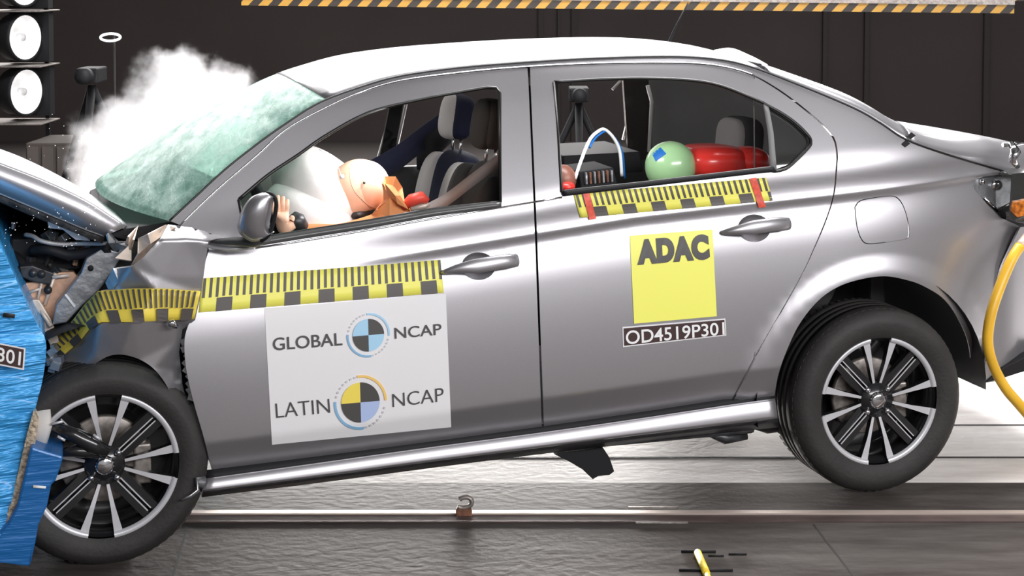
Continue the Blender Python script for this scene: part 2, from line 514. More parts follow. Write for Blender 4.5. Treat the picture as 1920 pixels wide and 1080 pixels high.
# ---------------------------------------------------------------- the hall
def floor_mat():
    m = bpy.data.materials.new('hall_floor'); m.use_nodes = True; nt = m.node_tree; N = nt.nodes; K = nt.links
    b = N['Principled BSDF']
    tc = N.new('ShaderNodeTexCoord'); sp = N.new('ShaderNodeSeparateXYZ'); K.new(tc.outputs['Object'], sp.inputs[0])
    mp = N.new('ShaderNodeMapping'); mp.inputs['Scale'].default_value = (.6, 3.5, 1); K.new(tc.outputs['Object'], mp.inputs[0])
    n = N.new('ShaderNodeTexNoise'); n.inputs['Scale'].default_value = 2.2; n.inputs['Detail'].default_value = 9; n.inputs['Roughness'].default_value = .65; K.new(mp.outputs[0], n.inputs['Vector'])
    r = N.new('ShaderNodeValToRGB'); r.color_ramp.elements[0].position = .33; r.color_ramp.elements[1].position = .68
    r.color_ramp.elements[0].color = (.030, .023, .021, 1); r.color_ramp.elements[1].color = (.105, .094, .088, 1); K.new(n.outputs['Fac'], r.inputs[0])
    r2 = N.new('ShaderNodeValToRGB'); r2.color_ramp.elements[0].position = .3; r2.color_ramp.elements[1].position = .6
    r2.color_ramp.elements[0].color = (.66, .62, .60, 1); r2.color_ramp.elements[1].color = (.92, .89, .87, 1); K.new(n.outputs['Fac'], r2.inputs[0])
    # paler floor colour begins behind the track
    st = N.new('ShaderNodeMapRange'); st.inputs[1].default_value = PALE_Y - .004; st.inputs[2].default_value = PALE_Y + .004; K.new(sp.outputs['Y'], st.inputs[0])
    mx = N.new('ShaderNodeMixRGB'); K.new(st.outputs[0], mx.inputs[0]); K.new(r.outputs[0], mx.inputs[1]); K.new(r2.outputs[0], mx.inputs[2])
    # far hall floor darker brown again
    st2 = N.new('ShaderNodeMapRange'); st2.inputs[1].default_value = 3.2; st2.inputs[2].default_value = 3.25; K.new(sp.outputs['Y'], st2.inputs[0])
    mx2 = N.new('ShaderNodeMixRGB'); K.new(st2.outputs[0], mx2.inputs[0]); K.new(mx.outputs[0], mx2.inputs[1]); mx2.inputs[2].default_value = (.10, .09, .085, 1)
    K.new(mx2.outputs[0], b.inputs['Base Color']); b.inputs['Roughness'].default_value = .62; b.inputs['Specular IOR Level'].default_value = .12
    n2 = N.new('ShaderNodeTexNoise'); n2.inputs['Scale'].default_value = 30; K.new(tc.outputs['Object'], n2.inputs['Vector'])
    u = N.new('ShaderNodeBump'); u.inputs['Strength'].default_value = .15; u.inputs['Distance'].default_value = .01; K.new(n2.outputs['Fac'], u.inputs['Height']); K.new(u.outputs[0], b.inputs['Normal'])
    return m
PALE_Y = onz(960, 905).y
def wall_mat(name, col, seams=True):
    m = mat(name, col, .7, var=.12, scale=.6)
    if seams:
        nt = m.node_tree; N = nt.nodes; K = nt.links; b = N['Principled BSDF']
        tc = N.new('ShaderNodeTexCoord'); wv = N.new('ShaderNodeTexWave'); wv.bands_direction = 'X'; wv.inputs['Scale'].default_value = .35; wv.wave_profile = 'SAW'
        K.new(tc.outputs['Object'], wv.inputs['Vector'])
        u = N.new('ShaderNodeBump'); u.inputs['Strength'].default_value = .6; u.inputs['Distance'].default_value = .05; K.new(wv.outputs['Fac'], u.inputs['Height']); K.new(u.outputs[0], b.inputs['Normal'])
    return m
YB = 11.6; XL = -7.5; XR = 12.0; YF = -9.0; ZT = 6.0
def struct(name, vs, m, thick):
    """slab whose visible face is vs, thickness away from the room"""
    a = [Vector(v) for v in vs]; n = (a[1] - a[0]).cross(a[2] - a[0]).normalized()
    cen = sum(a, Vector()) / 4
    if n.dot(Vector((.7, 1, 2.5)) - cen) < 0: a = a[::-1]; n = -n
    b = [p - n * thick for p in a]
    o = MB().add(a + b, [(0, 1, 2, 3), (7, 6, 5, 4), (0, 4, 5, 1), (1, 5, 6, 2), (2, 6, 7, 3), (3, 7, 4, 0)]).build(name, m, origin=(0, 0, 0))
    o['kind'] = 'structure'; return o
struct('floor', [(XL, YF, 0), (XR, YF, 0), (XR, YB, 0), (XL, YB, 0)], floor_mat(), .2)
struct('ceiling', [(XL, YF, ZT), (XR, YF, ZT), (XR, YB, ZT), (XL, YB, ZT)], wall_mat('ceiling_grey', (.10, .10, .10), False), .2)
struct('wall_back', [(XL, YB, 0), (XR, YB, 0), (XR, YB, ZT), (XL, YB, ZT)], wall_mat('brown_hall_wall', (.047, .036, .033)), .2)
struct('wall_left', [(XL, YF, 0), (XL, YB, 0), (XL, YB, ZT), (XL, YF, ZT)], wall_mat('left_hall_wall', (.06, .055, .052)), .2)
struct('wall_right', [(XR, YF, 0), (XR, YB, 0), (XR, YB, ZT), (XR, YF, ZT)], wall_mat('right_hall_wall', (.40, .39, .39), False), .2)
struct('wall_front', [(XL, YF, 0), (XR, YF, 0), (XR, YF, ZT), (XL, YF, ZT)], wall_mat('front_hall_wall', (.42, .42, .43), False), .2)

# floor seams and the steel guide rail
def floorstrip(name, y0, y1, m, h, x0=XL, x1=XR, kind='structure'):
    ya = onz(960, y1).y; yb = onz(960, y0).y
    o = MB().box(((x0 + x1) / 2, (ya + yb) / 2, h / 2), x1 - x0, yb - ya, h).build(name, m, origin=((x0 + x1) / 2, ya, 0))
    if kind: o['kind'] = kind
    return o
seam = mat('dark_joint', (.015, .013, .012), .7)
railm = mat('bright_guide_rail', (.62, .52, .46), .35, .5)
floorstrip('trim_1', 961, 967, railm, .008)
floorstrip('trim_2', 968, 980, mat('brown_guide_channel', (.07, .045, .04), .5, var=.3, scale=10), .004)
floorstrip('trim_3', 796.5, 798, seam, .002)
floorstrip('trim_4', 857, 859, seam, .002)
for i, (a, b) in enumerate((((1525, 983), (1640, 1130)), ((352, 985), (318, 1100)))):
    p, q = onz(*a, .001), onz(*b, .001); d = (q - p).normalized(); s = Vector((-d.y, d.x, 0)) * .003
    o = MB().add([p - s, p + s, q + s, q - s], [(0, 1, 2, 3)]).add([v - Vector((0, 0, .0009)) for v in (p - s, p + s, q + s, q - s)], [(3, 2, 1, 0)]).build('trim_%d' % (5 + i), seam)
    o['kind'] = 'structure'
# wall posts
for i, (px, wpx) in enumerate(((1015, 9), (1050, 5), (1080, 12), (1560, 8), (1640, 8), (1870, 10))):
    p = at(px, 100, 16.2)
    o = MB().box((p.x, YB - .03, ZT / 2), wpx / 3000 * 16, .06, ZT).build('trim_%d' % (7 + i), mat('wall_post_%d' % i, (.036, .028, .026), .7), origin=(p.x, YB, 0))
    o['kind'] = 'structure'

# ---------------------------------------------------------------- the car
car = thing('car', (L(1.2, .85, 0).x, L(1.2, .85, 0).y, 0), 'silver-grey four-door saloon with crushed front end pressed into the blue barrier', 'car')
SD = side(); SD.crease = True

ditch = sm([(318, 414), (370, 366), (422, 318), (480, 272), (536, 232), (600, 192), (680, 162), (749, 143), (852, 128), (956, 119), (1100, 110), (1246, 106), (1334, 110), (1404, 124), (1500, 160), (1600, 202), (1650, 230), (1700, 262), (1780, 291), (1882, 321)])
doortop = sm([(338, 422), (400, 362), (480, 293), (536, 243), (612, 201), (680, 171), (749, 151), (852, 137), (956, 127), (1100, 119), (1246, 117), (1334, 121), (1404, 137), (1457, 165), (1510, 204), (1549, 239), (1566, 262), (1571, 290), (1570, 313), (1565, 363), (1552, 407), (1529, 463), (1500, 524), (1425, 655), (1374, 750)])
arch = sm([(1452, 742), (1460, 700), (1476, 655), (1500, 606), (1535, 563), (1573, 537), (1617, 523), (1660, 518), (1700, 525), (1733, 537), (1772, 563), (1803, 610), (1818, 655), (1822, 718)])
ell = lambda cx, cy, rx, ry, n=28, ph=0: [(cx + rx * math.cos(2 * math.pi * k / n + ph), cy + ry * math.sin(2 * math.pi * k / n + ph)) for k in range(n)]
fuel = sm([(1602, 388), (1612, 376), (1640, 370), (1672, 367), (1686, 373), (1696, 390), (1703, 415), (1705, 440), (1698, 449), (1660, 455), (1628, 458), (1615, 450), (1606, 425), (1602, 388)], 3)[:-1]
quarter_edge = sm([(1890, 330), (1892, 380), (1913, 424), (1894, 462), (1874, 507), (1870, 520)])
qo = ditch + [(1886, 326)] + [(1830, 333), (1824, 352), (1850, 382), (1876, 408), (1911, 424)] + sm([(1911, 424), (1893, 462), (1873, 507)]) + [(1862, 560), (1850, 640), (1838, 719), (1824, 721)] + arch[::-1] + [(1374, 752)] + doortop[::-1]
panel('body_side', qo, SD, paint, car, holes=[fuel], step=9)
fin = [(1653 + (x - 1653) * .965, 413 + (y - 413) * .965) for x, y in fuel]
panel('fuel_door', fin, SD, paint, car, step=8)

# front door
front_edge = sm([(398, 886), (382, 820), (362, 750), (349, 690), (346, 640), (354, 608), (368, 585), (376, 545), (383, 500), (392, 468)])
dt1 = [(x, y + 2.5) for x, y in doortop if x < 990]
fdoor = front_edge + [(386, 455), (352, 430)] + dt1 + [(989, 127.5), (991, 160), (1003, 440), (1016, 806)] + [(800, 833), (600, 861)]
win1 = sm([(448, 374), (503, 328), (560, 290), (610, 255), (692, 211), (786, 187), (860, 173), (912, 164)]) + [(930, 165), (937, 174), (938, 379)] + sm([(938, 379), (811, 393), (692, 414), (534, 439), (484, 448)]) + [(462, 452)]
fd = panel('front_door', fdoor, SD, paint, car, holes=[win1, ell(897, 499, 32, 26)], step=9)
# rear door
dt2 = [(x, y + 2.5) for x, y in doortop if 994 < x < 1405 and y < 200]
dt3 = [(x - 3, y + (1 if y < 400 else 0)) for x, y in doortop if x >= 1405 or y > 300][:]
dt3 = [p for p in [(x - 3.0, y + 1.5) for x, y in doortop[[i for i, q in enumerate(doortop) if q[0] > 1404][0]:]]]
rdoor = [(994, 127)] + dt2 + dt3 + [(1368, 753), (1020, 803), (1007, 440), (995, 160)]
win2 = sm([(1039, 154), (1120, 149), (1211, 147), (1299, 151), (1352, 161), (1404, 181), (1430, 192)]) + sm([(1436, 196), (1465, 212), (1492, 231), (1515, 254), (1520, 266), (1515, 278), (1482, 311), (1466, 319), (1450, 322)]) + sm([(1448, 314), (1422, 317), (1211, 342), (1081, 356), (1053, 360)])
rd = panel('rear_door', rdoor, SD, paint, car, holes=[win2, ell(1414, 428, 31, 26)], step=9)

# window seals and mouldings
def seal(path, r, m, parent, name, off=-.001, mi=None):
    f = side(off); M = MB(); M.tube([f(*p) for p in path], r, 6); return M.build(name, m, parent)
seal(win1 + win1[:1], .0055, rubber_seal, fd, 'window_seal')
seal(win2 + win2[:1], .0055, rubber_seal, rd, 'window_seal')
def band(pts_top, pts_bot, m, parent, name, off=-.006, label=None, n=40):
    f = side(off)
    A = rs(pts_top, n); B_ = rs(pts_bot, n)
    o = loft([[f(*p) for p in A], [f(*p) for p in B_]], m, name, parent, nu=n, thick=.006)
    if label: o['label'] = label
    return o
band([(480, 449), (534, 440), (692, 415), (811, 394), (940, 379)], [(478, 462), (534, 453), (692, 428), (811, 406), (940, 388)], trimgrey, fd, 'belt_moulding')
band([(1052, 359), (1211, 341), (1422, 316), (1450, 313)], [(1056, 368), (1211, 350), (1422, 325), (1456, 322)], black, rd, 'belt_moulding')
seal([(470, 466), (534, 457), (692, 431), (811, 410), (1000, 379)], .0032, chrome, fd, 'belt_bright_strip', -.003)
seal([(1000, 379), (1054, 370)], .0032, chrome, rd, 'belt_bright_strip', -.003)
panel('quarter_window', [(1443, 203), (1465, 216), (1490, 233), (1511, 254), (1515, 266), (1511, 277), (1480, 308), (1455, 317)], side(.012), glass_dark, rd, thick=.004)
band([(1430, 190), (1440, 250), (1444, 318)], [(1440, 196), (1450, 250), (1456, 320)], trim_int, rd, 'window_divider', -.001, n=8)

# door handles in dished recesses
def handle(cx, cy, rx, ry, pts, door):
    f = side(.0); M = MB(); vs = []; fs = []; n = 28; K_ = 8
    for j in range(K_ + 1):
        rr = 1.04 * (1 - j / K_)
        dep = .032 * (1 - min(1, rr) ** 2.5)
        for k in range(n):
            a = 2 * math.pi * k / n
            vs.append(f(cx + rx * rr * math.cos(a), cy + ry * rr * math.sin(a)) + EY * (dep + .001))
    for j in range(K_):
        for k in range(n): fs.append((j * n + k, j * n + (k + 1) % n, (j + 1) * n + (k + 1) % n, (j + 1) * n + k))
    M.add(vs, fs, 0, True)
    M.build('handle_recess', paint, door)
    path = rs(sm(pts), 22); P = []; R = []
    for i, (x, y) in enumerate(path):
        t = i / 21; o = .004 + .038 * math.sin(math.pi * min(1, max(0, t))) ** .6
        P.append(side(-o)(x, y)); w_ = .007 + .0155 * min(1, t * 2.2) * (1 if t < .93 else .85)
        R.append((w_, .010))
    h = MB().tube(P, R, 12).build('door_handle', paint, door); 
    q = pts[-1]; MB().lathe([(0, -.003), (.005, -.003), (.005, 0), (0, 0)], side(-.03)(q[0] - 14, q[1] + 1), EY, EX, 12).build('lock_cylinder', chrome, door)
handle(897, 499, 32, 26, [(830, 511), (862, 503), (900, 498), (940, 491), (969, 488)], fd)
handle(1414, 428, 31, 26, [(1355, 436), (1385, 431), (1415, 426), (1450, 421), (1479, 419)], rd)

# sill
sill_top = sm([(384, 898), (600, 868), (800, 840), (1018, 811), (1200, 785), (1372, 759), (1453, 748)])
sill_bot = sm([(380, 921), (600, 893), (800, 866), (1018, 838), (1200, 815), (1372, 794), (1458, 784)])
A = rs(sill_top, 60); Bm = rs(sill_bot, 60)
cv = []
for k, (v, lt) in enumerate(((0, .028), (.0, .019), (.1, .0150), (.85, .0035), (.95, .004), (1.0, .014), (1.22, .07), (1.45, .11))):
    cv.append([plane(a[0] + (b[0] - a[0]) * v, a[1] + (b[1] - a[1]) * v, lt + .01) for a, b in zip(A, Bm)])
loft(cv[:6], paint, 'sill', car, nu=60, thick=.003)
loft([[plane(a[0], a[1] - 16, .06) for a in A], [plane(a[0], a[1] + 10, .05) for a in A]], black, 'sill_gap_backing', car, nu=60, thick=.01)  # black backing added to hide bright floor in the gap below the doors
loft([cv[5], cv[6], cv[7], [p + EY * .1 for p in cv[7]]], darksteel, 'sill_flange', car, nu=60, thick=.003)
# torn sill tip
M = MB(); M.tube([plane(382, 905, .02), plane(368, 903, .0), plane(372, 920, -.01), plane(358, 930, -.02), plane(340, 938, -.02)], [(.02, .008), (.016, .006), (.01, .004), (.008, .004), (.004, .002)], 8)
M.build('torn_sill_tip', steel, car, sub=0)

# roof, windscreen, rear window, boot lid : lofted from the near rail to its mirror
def mirrored(near, n, crown, push=0.0, pw=2.2):
    """near = list of world points; returns lofted curves across the car"""
    curves = []
    loc = [tolocal(p) for p in near]
    for j in range(n + 1):
        t = j / n; c = 1 - abs(2 * t - 1) ** 2.2; cz = 1 - abs(2 * t - 1) ** pw
        row = []
        for i, (x, y, z) in enumerate(loc):
            s = i / (len(loc) - 1)
            pu = push(s) if callable(push) else push
            cr = crown(s) if callable(crown) else crown
            row.append(L(x - pu * c, y + (WID - 2 * y) * t, z + cr * cz))
        curves.append(row)
    return curves
fS = side(.004)
dl = rs(ditch, 300)
def ditch_between(x0, x1, n, off=.004):
    f = side(off); pts = [p for p in dl if x0 <= p[0] <= x1]
    return [f(*p) for p in rs(pts, n)]
roof_near = ditch_between(612, 1436, 40)
loft(mirrored(roof_near, 16, .035, lambda s: .05 * (1 - s) ** 3 - .05 * s ** 3), paint, 'roof', car, nu=40, thick=.006)
ws_near = ditch_between(318, 614, 24, .012)
loft(mirrored(ws_near, 16, lambda s: .02 + .015 * s, lambda s: .20 - .15 * s), glass_ws, 'windscreen', car, nu=24, thick=.005, label='cracked pale green windscreen glass')
rw_near = ditch_between(1440, 1712, 24)
rwc = mirrored(rw_near, 40, lambda s: .03 + .03 * s, lambda s: -.04 - .02 * s, 12)
loft(rwc[:4], paint, 'rear_window_flange', car, nu=24, thick=.005)
loft(rwc[3:-3], glass_rear, 'rear_window', car, nu=24, thick=.005)
loft(rwc[-4:], paint, 'rear_window_flange', car, nu=24, thick=.005)
fdk = side(.004)
deck_px = sm([(1706, 268), (1745, 284), (1790, 296), (1840, 310), (1884, 320)]) + sm([(1888, 322), (1925, 326), (1975, 335), (2000, 360)])
dk = [fdk(*p) for p in rs(deck_px, 24)]
loft(mirrored(dk, 40, lambda s: .058 + .04 * float(sst(.25, .6, s)) - .02 * float(sst(.7, 1, s)), -.05, 12), paint, 'boot_lid', car, nu=24, thick=.006)
# ditch black line
seal([p for p in ditch if p[0] < 1890], .0035, rubber_seal, car, 'roof_ditch_seal', -.002)
seal([p for p in doortop if p[0] < 1420], .0028, chrome, car, 'door_frame_bright_strip', -.002)
# tape squares on boot seam
M = MB()
for cx, cy in ((1709, 254), (1699, 269)):
    f = side(-.004); q = [f(cx - 8, cy + 1), f(cx, cy - 6), f(cx + 8, cy), f(cx - 1, cy + 7)]
    M.add(q + [p + EY * .004 for p in q], [(0, 1, 2, 3), (7, 6, 5, 4), (0, 4, 5, 1), (1, 5, 6, 2), (2, 6, 7, 3), (3, 7, 4, 0)])
M.build('black_tape_square', black, car, recalc=True)

# lamp pocket, tail lamp, bumper
pocket = [(1829, 335), (1824, 348), (1830, 362), (1850, 381), (1876, 408), (1896, 404), (1897, 330), (1860, 328)]
tp = panel('tail_lamp_pocket', pocket, side(.025), steel, car, step=7)
M = MB()
for cx, cy, r in ((1865, 347, .017), (1842, 341, .010), (1882, 335, .009)):
    M = MB(); M.lathe([(0, -.008), (r * .6, -.008), (r, -.002), (r, .004), (0, .004)], side(.018)(cx, cy), EY, EX, 18); M.build('lamp_socket', chrome, tp)
M = MB(); M.tube([side(.015)(1844, 370), side(.015)(1872, 396)], .005, 8)
M.build('pocket_rib', chrome, tp)
tl = prism('tail_lamp', [(1897, 326), (1935, 322), (1960, 335), (1958, 410), (1930, 420), (1905, 416), (1892, 400), (1896, 360)], .10, .22, glass_dark, car)
prism('amber_lens', [(1899, 378), (1930, 372), (1935, 402), (1908, 408), (1896, 396)], .092, .11, amber, tl)
M = MB(); M.tube([plane(1896, 270, .12), plane(1905, 285, .08), plane(1898, 300, .08), plane(1908, 312, .1)], [.012, .018, .014, .01], 8)
M.tube([plane(1880, 272, .13), plane(1925, 268, .13)], .008, 8)
M.build('boot_latch', chrome, car)
bumper = sm([(1913, 426), (1895, 464), (1876, 508), (1866, 560), (1854, 640), (1842, 718)]) + [(1862, 716), (1925, 694), (1990, 676), (2010, 600), (2015, 500), (1995, 440), (1960, 424)]
def bfn(px, py):
    lat = .12 + .26 * max(0, (px - 1860) / 150) ** 2
    return plane(px, py, lat)
panel('rear_bumper', bumper, bfn, paint, car, thick=.01, step=10)
prism('bumper_lower_lip', [(1846, 719), (1925, 696), (1990, 678), (1988, 650), (1925, 668), (1880, 690)], .11, .6, black, car)
# rear skin closing the tail beyond the frame
M = MB(); M.add([L(3.42, .28, -.02), L(3.42, WID - .28, -.02), L(3.42, WID - .28, .72), L(3.42, .28, .72)], [(0, 1, 2, 3)]); o = M.build('tail_panel', paint, car)
s = o.modifiers.new('t', 'SOLIDIFY'); s.thickness = .02

# wheels -----------------------------------------------------------
def wheel(c, R, rimr, ang, steer=0.0):
    c = Vector(c); n = 72
    rot = Matrix.Rotation(steer, 3, 'Z')
    ax = (rot @ EY); ux = (rot @ EX); vz = ax.cross(ux)
    w = thing('wheel', c, None, None); w.parent = car; w.location = c - wloc(car)
    del_lab = None
    O = c
    rw = R - rimr
    prof = [(rimr, -.004), (rimr + .012, -.012), (rimr + rw * .5, -.022), (R - .030, -.016), (R - .012, -.002), (R - .003, .016), (R, .03)]
    for g in (.055, .09, .125): prof += [(R, g), (R - .008, g + .003), (R - .008, g + .009), (R, g + .012)]
    prof += [(R, .160), (R - .003, .175), (R - .012, .193), (R - .03, .207), (rimr + rw * .5, .21), (rimr, .20)]
    M = MB(); M.lathe(prof, O, ax, ux, n)
    # tread blocks at the shoulder
    for k in range(72):
        a = 2 * math.pi * k / 72; d = ux * math.cos(a) + vz * math.sin(a); t = ax.cross(d)
        M.box(O + d * (R - .0055) + ax * .026, .006, .024, .013, Matrix((d, ax, t)).transposed())
        M.box(O + d * (R - .0055) + ax * .182, .006, .022, .013, Matrix((d, ax, t)).transposed())
    M.build('tyre', rubber, w)
    # dark rim barrel and lip
    M = MB()
    M.lathe([(0, .15), (rimr - .02, .15)], O, ax, ux, 32, 0)
    M.lathe([(rimr - .004, .0), (rimr + .002, .004), (rimr - .012, .012), (rimr - .02, .05), (rimr - .022, .19), (rimr, .2)], O, ax, ux, n, 0)
    M.lathe([(.0, .06), (.05, .055), (.06, .03), (.058, .012), (0, .010)], O, ax, ux, 32, 0)
    rim = M.build('rim', alloy_dark, w)
    M = MB()
    for q in range(4):
        a = ang + q * math.pi / 2
        M.lathe([(rimr - .016, .004), (rimr - .013, -.004), (rimr - .001, -.008), (rimr + .002, -.004), (rimr + .002, .006)], O, ax, ux, 20, 0, a + .18, a + math.pi / 2 - .18)
    M.build('rim_lip', alloy, w)
    def spoke(M, a0, r0, r1, w0, w1, h0, h1, th, mi=0):
        d = ux * math.cos(a0) + vz * math.sin(a0); t = ax.cross(d); vs = []
        for r_, w_, h_ in ((r0, w0, h0), ((r0 + r1) / 2, (w0 + w1) / 2, (h0 + h1) / 2 - .004), (r1, w1, h1)):
            for sx, dp in ((-1, 0), (1, 0), (1.25, th), (-1.25, th)):
                vs.append(O + d * r_ + t * (w_ / 2 * sx) + ax * (h_ + dp))
        fs = []
        for i in (0, 4):
            for k in range(4): fs.append((i + k, i + (k + 1) % 4, i + 4 + (k + 1) % 4, i + 4 + k))
        fs += [(0, 3, 2, 1), (8, 9, 10, 11)]
        M.add(vs, fs, mi)
    # bright face of the four double spokes; each spoke its own mesh
    for q in range(4):
        for sgn in (-1, 1):
            # line from near the hub to the rim, splayed
            a = ang + q * math.pi / 2
            r1 = rimr - .006
            ao = a + sgn * math.radians(14); ai = a + sgn * math.radians(9)
            po = (r1 * math.cos(ao), r1 * math.sin(ao)); pi_ = (.046 * math.cos(a + sgn * math.radians(11)), .046 * math.sin(a + sgn * math.radians(11)))
            M = MB(); vs = []
            for s_, w_, h_ in ((0, .008, .016), (.5, .013, .006), (1, .026, .002)):
                x = pi_[0] + (po[0] - pi_[0]) * s_; y = pi_[1] + (po[1] - pi_[1]) * s_
                dx, dy = po[0] - pi_[0], po[1] - pi_[1]; l = math.hypot(dx, dy); nx, ny = -dy / l, dx / l
                for sx, dp in ((-1, 0), (1, 0), (1.1, .022), (-1.1, .022)):
                    X = x + nx * w_ / 2 * sx; Y = y + ny * w_ / 2 * sx
                    vs.append(O + ux * X + vz * Y + ax * (h_ + dp))
            fs = []; ms = []
            for i in (0, 4):
                for k in range(4): fs.append((i + k, i + (k + 1) % 4, i + 4 + (k + 1) % 4, i + 4 + k)); ms.append(0 if k == 0 else 1)
            fs += [(0, 3, 2, 1), (8, 9, 10, 11)]; ms += [1, 1]
            M.add(vs, fs); M.m = ms
            M.build('spoke', [alloy, alloy_dark], w, recalc=True)
        # dark diagonal pair with bright edge
        a = ang + math.pi / 4 + q * math.pi / 2
        for sgn in (-1, 1):
            M = MB(); off = .017 * sgn
            d = ux * math.cos(a) + vz * math.sin(a); t = ax.cross(d); vs = []
            for r_, h_ in ((.05, .022), (.12, .014), (rimr - .008, .010)):
                for sx, dp in ((-.011, 0), (.011, 0), (.012, .022), (-.012, .022)): vs.append(O + d * r_ + t * (off + sx) + ax * (h_ + dp))
            fs = []
            for i in (0, 4):
                for k in range(4): fs.append((i + k, i + (k + 1) % 4, i + 4 + (k + 1) % 4, i + 4 + k))
            fs += [(0, 3, 2, 1), (8, 9, 10, 11)]
            M.add(vs, fs); M.box(O + d * .125 + t * (off + .011 * sgn * -1) + ax * .0125, .13, .0035, .004, Matrix((d, t, ax)).transposed(), 1)
            M.build('spoke', [alloy_dark, alloy], w, recalc=True)
    M = MB()
    M.lathe([(0, -.004), (.020, -.003), (.027, .002), (.029, .012), (.029, .02), (0, .02)], O, ax, ux, 28); M.build('centre_cap', chrome, w, recalc=True)
    for q in range(4):
        a = ang + math.pi / 4 + q * math.pi / 2; d = ux * math.cos(a) + vz * math.sin(a)
        M = MB(); M.lathe([(0, -.002), (.007, -.001), (.0095, .003), (.0095, .03), (0, .03)], O + d * .052 + ax * .004, ax, ux, 10)
        M.build('lug_nut', chrome, w, recalc=True)
    M = MB(); M.lathe([(.03, .075), (.125, .075), (.13, .078), (.13, .095), (.03, .095)], O, ax, ux, 40, closed=True); M.build('brake_disc', greysteel, w, recalc=True)
    M = MB(); M.box(O + ux * .11 + ax * .085 + vz * .02, .05, .06, .12, Matrix((ux, ax, vz)).transposed()); M.build('brake_caliper', greysteel, w, bevel=.006)
    return w
for wh, lab in ((wheel(L(0, .03, .0), .300, .213, math.radians(-86)), 'front wheel'), (wheel(L(WB, .0, 0), .311, .213, math.radians(-89)), 'rear wheel')):
    for k in ('label', 'category'):
        if k in wh: del wh[k]
for xx in (0, WB):       # far-side wheels, plain tyre and rim
    M = MB(); M.lathe([(.2, 0), (.28, -.01), (.305, .02), (.31, .1), (.305, .18), (.28, .2), (.2, .2)], L(xx, WID - .21, 0), EY, EX, 40)
    M.lathe([(0, .01), (.2, .02)], L(xx, WID - .21, 0), EY, EX, 40)
    M.build('tyre', rubber, car)

# wheel arch liners
def liner(c, r, a0, a1, d0, d1, name='wheel_arch_liner'):
    M = MB(); M.lathe([(r, d0), (r, d1), (.05, d1)], c, EY, EX, 30, 0, a0, a1); o = M.build(name, black, car)
liner(L(WB, 0, .01), .425, math.radians(-190), math.radians(2), .035, .42)
liner(L(.02, 0, .01), .40, math.radians(-200), math.radians(10), .09, .42)

# underbody, cabin floor
def lbox(name, x0, x1, y0, y1, z0, z1, m, parent=car, bevel=.01, label=None):
    M = MB(); vs = [L(x, y, z) for x in (x0, x1) for y in (y0, y1) for z in (z0, z1)]
    M.add(vs, [(0, 1, 3, 2), (4, 6, 7, 5), (0, 4, 5, 1), (2, 3, 7, 6), (0, 2, 6, 4), (1, 5, 7, 3)])
    o = M.build(name, m, parent, recalc=True, bevel=bevel)
    if label: o['label'] = label
    return o
lbox('floor_pan', .42, 2.1, .12, WID - .12, -.11, -.02, darksteel)
lbox('rear_floor_pan', 2.1, 3.3, .50, WID - .50, -.02, .10, darksteel)
lbox('boot_side_wall', 2.95, 3.35, .28, .40, .0, .60, darksteel)
lbox('rear_parcel_shelf', 2.25, 2.9, .30, WID - .30, .60, .63, cabin)
lbox('rear_bulkhead', 2.62, 2.68, .30, WID - .30, .10, .62, cabin)
lbox('dashboard', -.02, .32, .22, WID - .20, .38, .64, cabin, bevel=.05)
lbox('firewall', -.06, 0, .25, WID - .25, .05, .50, darksteel)
M = MB(); M.tube([plane(1330, 812, .14), plane(1360, 822, .15), plane(1400, 818, .15)], [.012, .02, .012], 8); M.build('jacking_bracket', darksteel, car)
M = MB(); M.tube([plane(1410, 798, .16), plane(1440, 802, .18), plane(1475, 798, .2), plane(1520, 780, .24)], [.01, .02, .02, .02], 8); M.build('trailing_arm', darksteel, car)
prism('hanging_undertray_flap', [(1040, 852), (1130, 838), (1143, 858), (1152, 884), (1143, 891), (1122, 893), (1112, 899), (1092, 880), (1068, 866)], .16, .19, black, car, bevel=.002)

# far side of the body, seen through the windows
FS = side(0, True)
fdoor_far = [(60, 640), (160, 420), (262, 330), (330, 250), (420, 190), (520, 150), (640, 118), (800, 100), (1000, 92), (1150, 98), (1250, 125), (1380, 180), (1470, 205), (1560, 290), (1560, 420), (1480, 560), (1100, 600), (700, 640), (300, 690)]
open1 = [(330, 300), (430, 225), (530, 190), (640, 170), (737, 158), (722, 235), (706, 312), (600, 318), (400, 330)]
open2 = [(757, 157), (900, 142), (1050, 136), (1164, 142), (1180, 240), (1178, 290), (1000, 300), (732, 312), (742, 235)]
panel('far_body_side', fdoor_far, FS, [paint, paint], car, thick=.05, holes=[open1, open2], step=16)
M = MB()
fi = side(.056, True)
for a, b in (((735, 196), (705, 310)), ((762, 192), (735, 310)), ((1186, 180), (1168, 262)), ((1208, 160), (1186, 215))):
    M.tube([fi(*a), fi((a[0] + b[0]) / 2 + 1, (a[1] + b[1]) / 2), fi(*b)], .006, 6)
M.build('far_pillar_bright_seal', seat_light, car)
fi2 = side(.06, True)
panel('far_pillar_trim', [(737, 156), (760, 156), (733, 318), (706, 318)], fi2, rubber_seal, car, thick=.02, step=16)
panel('far_rear_pillar_trim', [(1165, 140), (1212, 138), (1222, 300), (1176, 300)], fi2, mat('brown_black_trim', (.03, .022, .022), .6), car, thick=.02, step=16)
panel('far_quarter_trim', sm([(1214, 140), (1300, 150), (1380, 175), (1450, 210)]) + [(1475, 300), (1222, 300)], side(.07, True), trim_int, car, thick=.02, step=20, label='grey quarter trim panel')
panel('far_door_trim', [(400, 331), (706, 313), (1222, 296), (1480, 300), (1470, 420), (420, 460)], side(.07, True), cabin, car, thick=.03, step=24)
